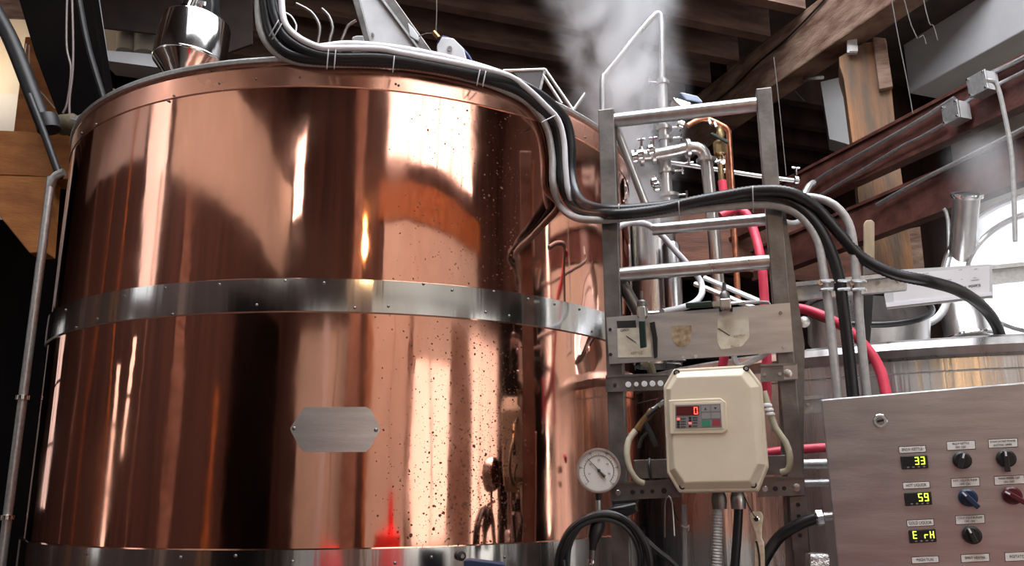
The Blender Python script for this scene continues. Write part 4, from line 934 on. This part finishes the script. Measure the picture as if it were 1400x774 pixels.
tube('pipe', pp((984, 208, 3.75), (986, 240, 3.75), (988, 262, 3.75), (990, 300, 3.75)), .014, 'brass', v, 10)
tube('red_tip', pp((987, 247, 3.74), (989, 262, 3.74)), .020, 'red_hose', v, 10)
slab('lever', Plane(984, 190, 3.70, 0), [(971, 183), (974, 181), (996, 192), (995, 196)], .012, 'greenhandle', v, bevel=.002)
lathe('nut', [(.014, 0), (.022, .006), (.022, .022), (.014, .028)], at(987, 226, 3.75), 'chrome', v, seg=6)
tube('handle', pp((978, 222, 3.74), (990, 217, 3.73), (986, 208, 3.73)), .006, 'chrome', v, 6)
v = thing('small_motor', 'pale blue flat motor head above the ladder rung', 'motor', at(942, 135, 3.9))
PM = Plane(942, 132, 3.9, 0)
slab('cover', PM, [(929, 126), (934, 126), (954, 131), (961, 138), (960, 141), (938, 137)], .10, 'bluepaint', v, bevel=.01)
slab('bracket', PM, [(919, 136), (926, 134), (945, 140), (946, 146), (922, 144)], .06, 'gal', v, bevel=.005)
tube('cable', pp((920, 135, 3.88), (930, 145, 3.88), (950, 146, 3.88)), .010, 'steel', v, 8)
# grey slanting rods in the gap behind the plate
for (a, b_, lab) in (((963, 380), (1052, 418), 'upper slanting galvanised rail behind the ladder'), ((950, 388), (1040, 425), 'lower slanting galvanised rail behind the ladder')):
    tag(tube('guard_rail', pp((*a, 3.7), (*b_, 3.5)), .012, 'gal', None, 8), lab, 'rail')
tag(tube('wire_loop', pp((1065, 300, 2.62), (1085, 305, 2.8), (1100, 297, 3.2), (1108, 285, 3.2), (1118, 270, 3.2)), .009, 'greyconduit', None, 8), 'grey cable loop behind the right ladder post', 'cable')
tag(tube('conduit', pp((1096, 300, 4.2), (1098, 272, 4.2), (1105, 256, 4.25), (1112, 250, 4.3)), .018, 'gal', None, 8), 'bent grey conduit end at the left of the oxblood beam', 'conduit')

# ================================================================ ON THE VAT TOP
# raised hatch
PH = Plane(535, 50, 2.95, 8)
ht = thing('raised_hatch', 'white hatch door standing open above the vat rim', 'hatch', PH(540, 80))
slab('panel', PH, [(480, -40), (500, -40), (578, 76), (505, 66)], .02, 'whitep', ht)
slab('frame_left', PH, [(470, -40), (482, -40), (509, 66), (500, 62)], .035, 'steel_dk', ht, off=.01, bevel=.003)
slab('frame_right', PH, [(489, -40), (512, -40), (595, 76), (573, 72)], .035, 'steel_dk', ht, off=.01, bevel=.003)
slab('frame_highlight', PH, [(492, -40), (496, -40), (580, 74), (576, 73)], .004, 'gal', ht, off=.016)
disc('knob', PH, 510, 48, .006, .01, 'steel', ht, seg=10)
slab('hinge_tab', PH, [(557, 30), (565, 38), (573, 50), (571, 56), (560, 50)], .02, 'whitep', ht, off=.02, bevel=.004)
# pulley block
PU = Plane(615, 68, 2.72, 5)
pu = thing('pulley_block', 'white pulley block with a brass hook and blue cord on the vat rim', 'pulley', PU(618, 88))
slab('cheek', PU, [(597, 62), (604, 50), (620, 52), (634, 66), (640, 88), (598, 82)], .012, 'whitep', pu, bevel=.004)
disc('axle', PU, 615, 67, .009, .008, 'steel', pu, seg=14)
tube('blue_cord', [PU(599, 60, -.01), PU(606, 51, -.01), (PU(622, 58, -.01)), PU(640, 76, -.01), PU(648, 92, -.01)], .006, mat('navy_cord', (.03, .04, .16), .5), pu, 8)
tube('brass_hook', [PU(593, 44), PU(600, 52)], .009, 'brass', pu, 8, sm=False)
tube('wire', [PU(572, 50), PU(583, 46), PU(594, 46)], .0022, 'cobweb', pu, 5)
tube('wire', [PU(596, 44), PU(597, 10), PU(596, -30)], .0022, 'cobweb', pu, 5)
# bent rods behind the bundle
for pts, lab in (([(405, 5, 3), (425, 16, 3), (436, 32, 3), (437, 45, 3), (434, 64, 3), (434, 100, 3)], 'left of three bent thin pipes behind the hose bundle'),
                 ([(440, 12, 3), (450, 22, 3), (455, 38, 3), (452, 50, 3), (449, 66, 3), (448, 100, 3)], 'middle of three bent thin pipes behind the hose bundle'),
                 ([(487, 28, 3), (476, 35, 3), (470, 48, 3), (465, 64, 3), (464, 100, 3)], 'right of three bent thin pipes behind the hose bundle')):
    tag(tube('thin_pipe', pp(*pts), .006, 'steel_dk', None, 8), lab, 'pipe', 'bent pipes on the vat top')
tag(tube('wire_ring', [cyl(x, y, -.05) for x, y in ((389, 17), (398, 22), (405, 34), (404, 44))], .003, 'white_hose', None, 6), 'thin white wire loop beside the bundle bend', 'wire')
ag = thing('agitator_motor', 'small grey motor housing behind the white tube', 'motor', at(490, 70, 3.1))
slab('housing', Plane(490, 58, 3.1, 0), [(480, 110), (481, 50), (488, 48), (498, 48), (500, 110)], .06, 'duct', ag, bevel=.006)
# glass guard
gg = thing('acrylic_guard', 'clear angular guard with thin metal edges on the vat rim', 'guard', at(745, 140, 3.1))
for a, b_ in (((688, 97), (745, 95)), ((745, 95), (783, 150)), ((745, 97), (738, 124)), ((742, 102), (768, 142)), ((800, 128), (783, 152))):
    tube('edge', pp((*a, 3.1), (*b_, 3.1)), .006, 'gal', gg, 6, sm=False)
slab('sheet', Plane(740, 120, 3.1, 0), [(700, 98), (742, 97), (736, 124), (720, 114)], .004, mat('smoky_acrylic', (.16, .15, .15), .15), gg)
# hopper
hp_ = thing('funnel_hopper', 'polished steel funnel hopper hanging over the left of the vat', 'hopper', at(260, 100, 3.45))
hb = at(259, 86, 3.45); ha = Vector((.07, .04, 1)).normalized(); hr = 52.5*3.45/F
lathe('drum', [(hr, 0), (hr*1.0, .02), (hr*.96, .19), (hr*.93, .20), (.05, .215)], hb, 'band', hp_, axis=ha, seg=64, closed=False)
lathe('cone', [(.035, -.15), (.04, -.14), (hr*.99, -.012), (hr*1.01, 0), (hr, .004)], hb, 'band', hp_, axis=ha, seg=64, closed=False)
lathe('neck', [(.05, .205), (.05, .27), (.06, .27), (.06, .29)], hb, 'chrome', hp_, axis=ha, seg=24)
lathe('outlet', [(.03, -.2), (.03, -.14)], hb, 'cu_pipe', hp_, axis=ha, seg=16)
PN = Plane(270, 5, 3.42, 0)
slab('motor', PN, [(242, -20), (290, -20), (292, 8), (290, 22), (276, 18), (262, 6), (246, 4)], .10, 'blackmat', hp_, bevel=.01)
lathe('motor_collar', [(.03, 0), (.03, .05)], PN(256, 10, .02), 'chrome', hp_, axis=(.3, 0, 1), seg=14)

# ================================================================ LEFT SIDE
def plank(name, lab, pl, pts, th, m, cat='beam'):
    t = thing(name, lab, cat, pl(*pts[-1])); slab('timber', pl, pts, th, m, t, bevel=.006); return t
P5 = Plane(50, 200, 4.55, -8); P6 = Plane(50, 100, 4.75, -8); P4 = Plane(90, 60, 4.2, -8)
pw = struct(slab('wall_panel', Plane(30, 80, 5.15, 0), [(-120, 10), (60, 20), (60, 132), (-120, 120)], .05, 'creamwall'))
struct(slab('wall_dado', Plane(30, 150, 5.15, 0), [(-120, 120), (60, 132), (60, 400), (-120, 400)], .05, 'duct'))
struct(slab('wall_panel', Plane(170, 60, 5.15, 0), [(120, 20), (260, 40), (260, 140), (120, 140)], .05, 'creamwall'))
plank('timber_post', 'orange pine post slanting behind the black pipe at the far left', P6, [(34, 50), (56, 50), (80, 160), (72, 182), (18, 182)], .2, 'orange', 'post')
plank('timber_rail', 'orange brown horizontal timber at the left edge', P5, [(-40, 176), (40, 180), (100, 186), (100, 246), (40, 240), (-40, 238)], .2, 'orange')
plank('timber_bracket', 'orange pine bracket block under the left timber rail', P5, [(-40, 238), (70, 242), (62, 345), (40, 346), (-5, 290), (-40, 262)], .15, 'orange')
plank('dark_strut', 'wide black timber strut crossing the upper left', P4, [(14, -40), (120, -40), (150, 150), (150, 200), (108, 200), (80, 160), (48, 75)], .15, 'dark')
plank('dark_beam', 'dark brown beam along the top behind the hopper', Plane(250, 20, 4.6, 0), [(60, -40), (345, -40), (345, 60), (300, 76), (210, 46), (140, 38), (110, 30)], .02, mat('very_dark_timber', (.009, .005, .004), .9, c2=(.025, .013, .01), scale=5))
plank('dark_beam', 'dark brown beam across the top left corner', Plane(30, 10, 4.5, 0), [(-60, -60), (60, -60), (60, 25), (-60, 20)], .03, 'beam')
plank('dark_board', 'black board under the bucket shelf', Plane(180, 110, 4.9, 0), [(128, 84), (260, 92), (260, 128), (178, 128), (150, 116), (146, 150), (128, 150)], .05, 'dark', 'board')
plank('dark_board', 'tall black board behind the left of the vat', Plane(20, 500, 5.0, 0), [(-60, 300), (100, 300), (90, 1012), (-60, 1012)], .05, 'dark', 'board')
plank('dark_board', 'grey slanting slat right of the black strut', Plane(138, 90, 4.4, 0), [(119, -40), (126, -40), (147, 110), (150, 140), (144, 142), (126, 70)], .06, 'duct', 'board')
sh = thing('shelf', 'grey shelf board holding white tubs at the upper left', 'shelf', at(180, 80, 4.7))
slab('board', Plane(180, 78, 4.7, 0), [(138, 68), (230, 76), (230, 94), (138, 82)], .25, 'duct', sh)
for x, y, r, h, lab in ((172, 71, .066, .12, 'white bucket on the shelf, left of two'), (201, 75, .09, .17, 'larger white tub on the shelf beside the hopper')):
    b_ = thing('bucket', lab, 'bucket', at(x, y, 4.82), 'white tubs on the shelf')
    lathe('body', [(r*.85, 0), (r, h), (r*.9, h)], at(x, y, 4.82), 'bucket', b_, seg=28)
    lathe('lid', [(r*1.06, h-.01), (r*1.08, h+.012), (r*.9, h+.016)], at(x, y, 4.82), 'bucket', b_, seg=28)
bpz = thing('black_pipe', 'thick black slanting pipe at the far left', 'pipe', at(65, 170, 3.6))
tube('pipe', pp((-12, 5, 3.6), (18, 62, 3.6), (58, 165, 3.6)), .036, 'blackmat', bpz, 20)
tube('thin_pipe', pp((40, 130, 3.52), (60, 182, 3.52), (82, 243, 3.52)), .016, 'blackmat', bpz, 12)
lathe('clamp', [(.05, 0), (.052, .02), (.052, .05), (.05, .07)], at(63, 160, 3.6), 'blackmat', bpz, axis=(.35, 0, -1), seg=16)
vl = thing('iron_valve', 'dark rusty iron valve by the left rim of the vat', 'valve', at(95, 185, 3.7))
lathe('body', [(.03, -.06), (.05, -.03), (.05, .03), (.03, .06)], at(93, 170, 3.7), mat('rusty_iron', (.06, .05, .03), .7, c2=(.12, .09, .05), scale=60), vl, axis=(1, 0, .1), seg=12)
slab('handle', Plane(108, 160, 3.6, 0), [(96, 158), (103, 160), (112, 155), (112, 162), (104, 165), (96, 163)], .01, 'steel', vl)
tube('neck', pp((66, 168, 3.7), (90, 172, 3.7)), .034, 'blackmat', vl, 12)
for pts, lab in (([(92, -20, 3.9), (91, 60, 3.9), (97, 95, 3.9), (92, 140, 3.9), (86, 155, 3.9)], 'left of two thin cables hanging down the black strut'),
                 ([(98, -20, 3.9), (100, 60, 3.9), (99, 100, 3.9), (95, 135, 3.9), (95, 160, 3.9)], 'right of two thin cables hanging down the black strut')):
    tag(tube('hanging_cable', pp(*pts), .006, mat('brown_cable', (.13, .09, .08), .4), None, 6), lab, 'cable', 'cables on the black strut')
tag(tube('steel_rod', pp((105, -20, 4.1), (120, 60, 4.1), (143, 138, 4.1)), .016, 'blackmat', None, 8), 'dark slanting rod right of the hanging cables', 'rod')
for pts, lab in (([(36, 60, 4.6), (34, 90, 4.6), (45, 115, 4.6), (60, 130, 4.6), (75, 148, 4.6)], 'pale wire drooping across the slanting orange post'), ([(40, 62, 4.6), (40, 85, 4.6), (41, 105, 4.6)], 'short pale wire beside the slanting orange post')):
    tag(tube('pale_wire', pp(*pts), .004, 'white', None, 5), lab, 'wire')
cdl = thing('conduit', 'tall galvanised conduit standing left of the vat', 'conduit', Vector((at(12, 740, 3.3).x, at(12, 740, 3.3).y, 0)))
xa = at(68, 262, 3.3)
tube('pipe', [Vector((xa.x+.05, xa.y, xa.z+.085)), Vector((xa.x+.02, xa.y, xa.z+.07)), Vector((xa.x, xa.y, xa.z+.02)), Vector((xa.x, xa.y, xa.z-.2)), Vector((xa.x, xa.y, .0))], .017, 'gal', cdl, 14)
for y in (548, 712): 
    for x in range(0, 60, 1):
        p = at(x, y, 3.3)
        if p.x >= xa.x: break
    lathe('coupling', [(.018, 0), (.026, .004), (.026, .02), (.018, .024)], Vector((xa.x, xa.y, p.z)), 'chrome', cdl, seg=14)

# ================================================================ BEHIND THE VIEWER (seen mirrored in the copper)
DR = Vector((1.0, -.75, 0))  # added red drums stand in for an unknown red thing that is mirrored
rdm = thing('red_stand_in', 'added red drum behind the viewer for the red patch mirrored low in the copper', 'drum', DR)
lathe('body', [(.33, 0), (.36, .05), (.36, .45), (.34, .5), (.36, .55), (.36, 1.0), (.30, 1.12)], DR, 'redlit', rdm, seg=40)
lathe('lid', [(.31, 1.12), (.31, 1.17), (.10, 1.22), (.08, 1.45)], DR, 'redlit', rdm, seg=40)
D2 = Vector((-.3, -1.1, 0))
rd2 = thing('red_stand_in', 'second added red drum behind the viewer, for the red cast on the cabinet', 'drum', D2)
lathe('body', [(.30, 0), (.32, .05), (.32, .45), (.30, .5), (.32, .55), (.32, 1.0), (.26, 1.08)], D2, 'redlit', rd2, seg=40)
for u, v_q, r, h, lab in ((-.62, -2.9, .2, 6.8, 'square dark post near the rear wall'), ):
    t = thing('hall_post', lab, 'post', B(u, v_q, 0)); bbox('timber', u-r, u+r, v_q-r, v_q+r, 0, h, 'joist', t)
pl_ = thing('pendant_lamp', 'warm bulb on a cord in the hall behind the viewer', 'lamp', B(-.15, -1.8, 3.55))
lathe('bulb', [(.0, 0), (.05, .02), (.07, .07), (.05, .12), (.02, .15)], B(-.15, -1.8, 3.55), 'warmglow', pl_, seg=20)
tube('cord', [B(-.15, -1.8, 3.7), B(-.15, -1.8, 6.85)], .008, 'black', pl_, 6, sm=False)
lw = bpy.data.lights.new('lamp_light', 'POINT'); lw.energy = 18; lw.color = (1, .62, .30); lw.shadow_soft_size = .1
lo = bpy.data.objects.new('lamp_light', lw); COL.objects.link(lo); lo.location = B(-.15, -1.8, 3.45)
# added lamp, out of view, brightens the pine timbers and cream wall at the far left
wl_ = thing('fill_lamp', 'added warm lamp at the far left, out of frame, brightening timbers and cream wall', 'lamp', at(-75, 70, 4.85))
lathe('bulb', [(.0, 0), (.05, .02), (.07, .07), (.05, .12), (.02, .15)], at(-75, 70, 4.85), 'warmglow', wl_, seg=16)
lw = bpy.data.lights.new('fill_light', 'POINT'); lw.energy = 10; lw.color = (1, .9, .74); lw.shadow_soft_size = .15
lo = bpy.data.objects.new('fill_light', lw); COL.objects.link(lo); lo.location = at(-75, 70, 4.75)

# ================================================================ STEAM
def steam(name, label, path, rad, dens, nscale, seed):
    """a plume following path = [(point)], radius function rad(t), denser in its core"""
    o = tube(name, path, rad, 'white', None, 20, step=.15)
    z0, z1 = path[0].z, path[-1].z
    m = bpy.data.materials.new(name+'_vapour'); m.use_nodes = True; t = m.node_tree; t.nodes.clear()
    out = t.nodes.new('ShaderNodeOutputMaterial'); pv = t.nodes.new('ShaderNodeVolumePrincipled'); link(t, pv.outputs[0], out.inputs['Volume'])
    pv.inputs['Color'].default_value = (.97, .98, 1, 1); pv.inputs['Anisotropy'].default_value = .1
    g = t.nodes.new('ShaderNodeNewGeometry'); sep = t.nodes.new('ShaderNodeSeparateXYZ'); link(t, g.outputs['Position'], sep.inputs[0])
    def mt(op, a, b=None):
        n = t.nodes.new('ShaderNodeMath'); n.operation = op
        for i, x in enumerate((a, b)):
            if x is None: continue
            if isinstance(x, (int, float)): n.inputs[i].default_value = x
            else: link(t, x, n.inputs[i])
        return n.outputs[0]
    def mr(x, a, b, c, d, sm=True):
        n = t.nodes.new('ShaderNodeMapRange'); n.interpolation_type = 'SMOOTHSTEP' if sm else 'LINEAR'; link(t, x, n.inputs[0])
        for i, q in enumerate((a, b, c, d)): n.inputs[i+1].default_value = q
        return n.outputs[0]
    zz = sep.outputs[2]
    cx = mr(zz, z0, z1, path[0].x, path[-1].x, False); cy = mr(zz, z0, z1, path[0].y, path[-1].y, False)
    rr = mr(zz, z0, z1, rad(0), rad(1), False)
    dx = mt('SUBTRACT', sep.outputs[0], cx); dy = mt('SUBTRACT', sep.outputs[1], cy)
    rd_ = mt('DIVIDE', mt('SQRT', mt('ADD', mt('MULTIPLY', dx, dx), mt('MULTIPLY', dy, dy))), rr)
    n1 = t.nodes.new('ShaderNodeTexNoise'); n1.inputs['Scale'].default_value = nscale; n1.inputs['Detail'].default_value = 5; n1.inputs['Roughness'].default_value = .6
    n1.inputs['Distortion'].default_value = .6
    mp_ = t.nodes.new('ShaderNodeMapping'); mp_.inputs['Location'].default_value = (seed, seed*.7, 0); mp_.inputs['Scale'].default_value = (1, 1, .75); link(t, g.outputs['Position'], mp_.inputs[0]); link(t, mp_.outputs[0], n1.inputs[0])
    core = mr(rd_, .0, .92, 1, 0)
    nn = mr(mt('ADD', n1.outputs[0], mt('MULTIPLY', core, .22)), .50, .80, 0, 1)
    d = mt('MULTIPLY', mt('MULTIPLY', nn, core), mr(zz, z0, z0+.15, 0, 1))
    link(t, mt('MULTIPLY', d, dens), pv.inputs['Density'])
    o.data.materials.clear(); o.data.materials.append(m)
    tag(o, label, 'steam', kind='stuff'); return o
p0 = at(888, 318, 4.1); p1 = at(818, -90, 4.1)
steam('steam_plume', 'white steam plume rising beside the copper vat', [p0, p0.lerp(p1, .33), p0.lerp(p1, .66), p1], lambda t: .27+.30*t, 25.0, 3.2, 2.3)
q0 = at(1395, 400, 3.45); q1 = at(1350, 190, 3.45)
steam('steam_plume', 'thin bright vapour drifting by the open steel lid', [q0, q0.lerp(q1, .33), q0.lerp(q1, .66), q1], lambda t: .34+.02*t, 2.2, 2.6, 7.1)
bpy.context.view_layer.update()
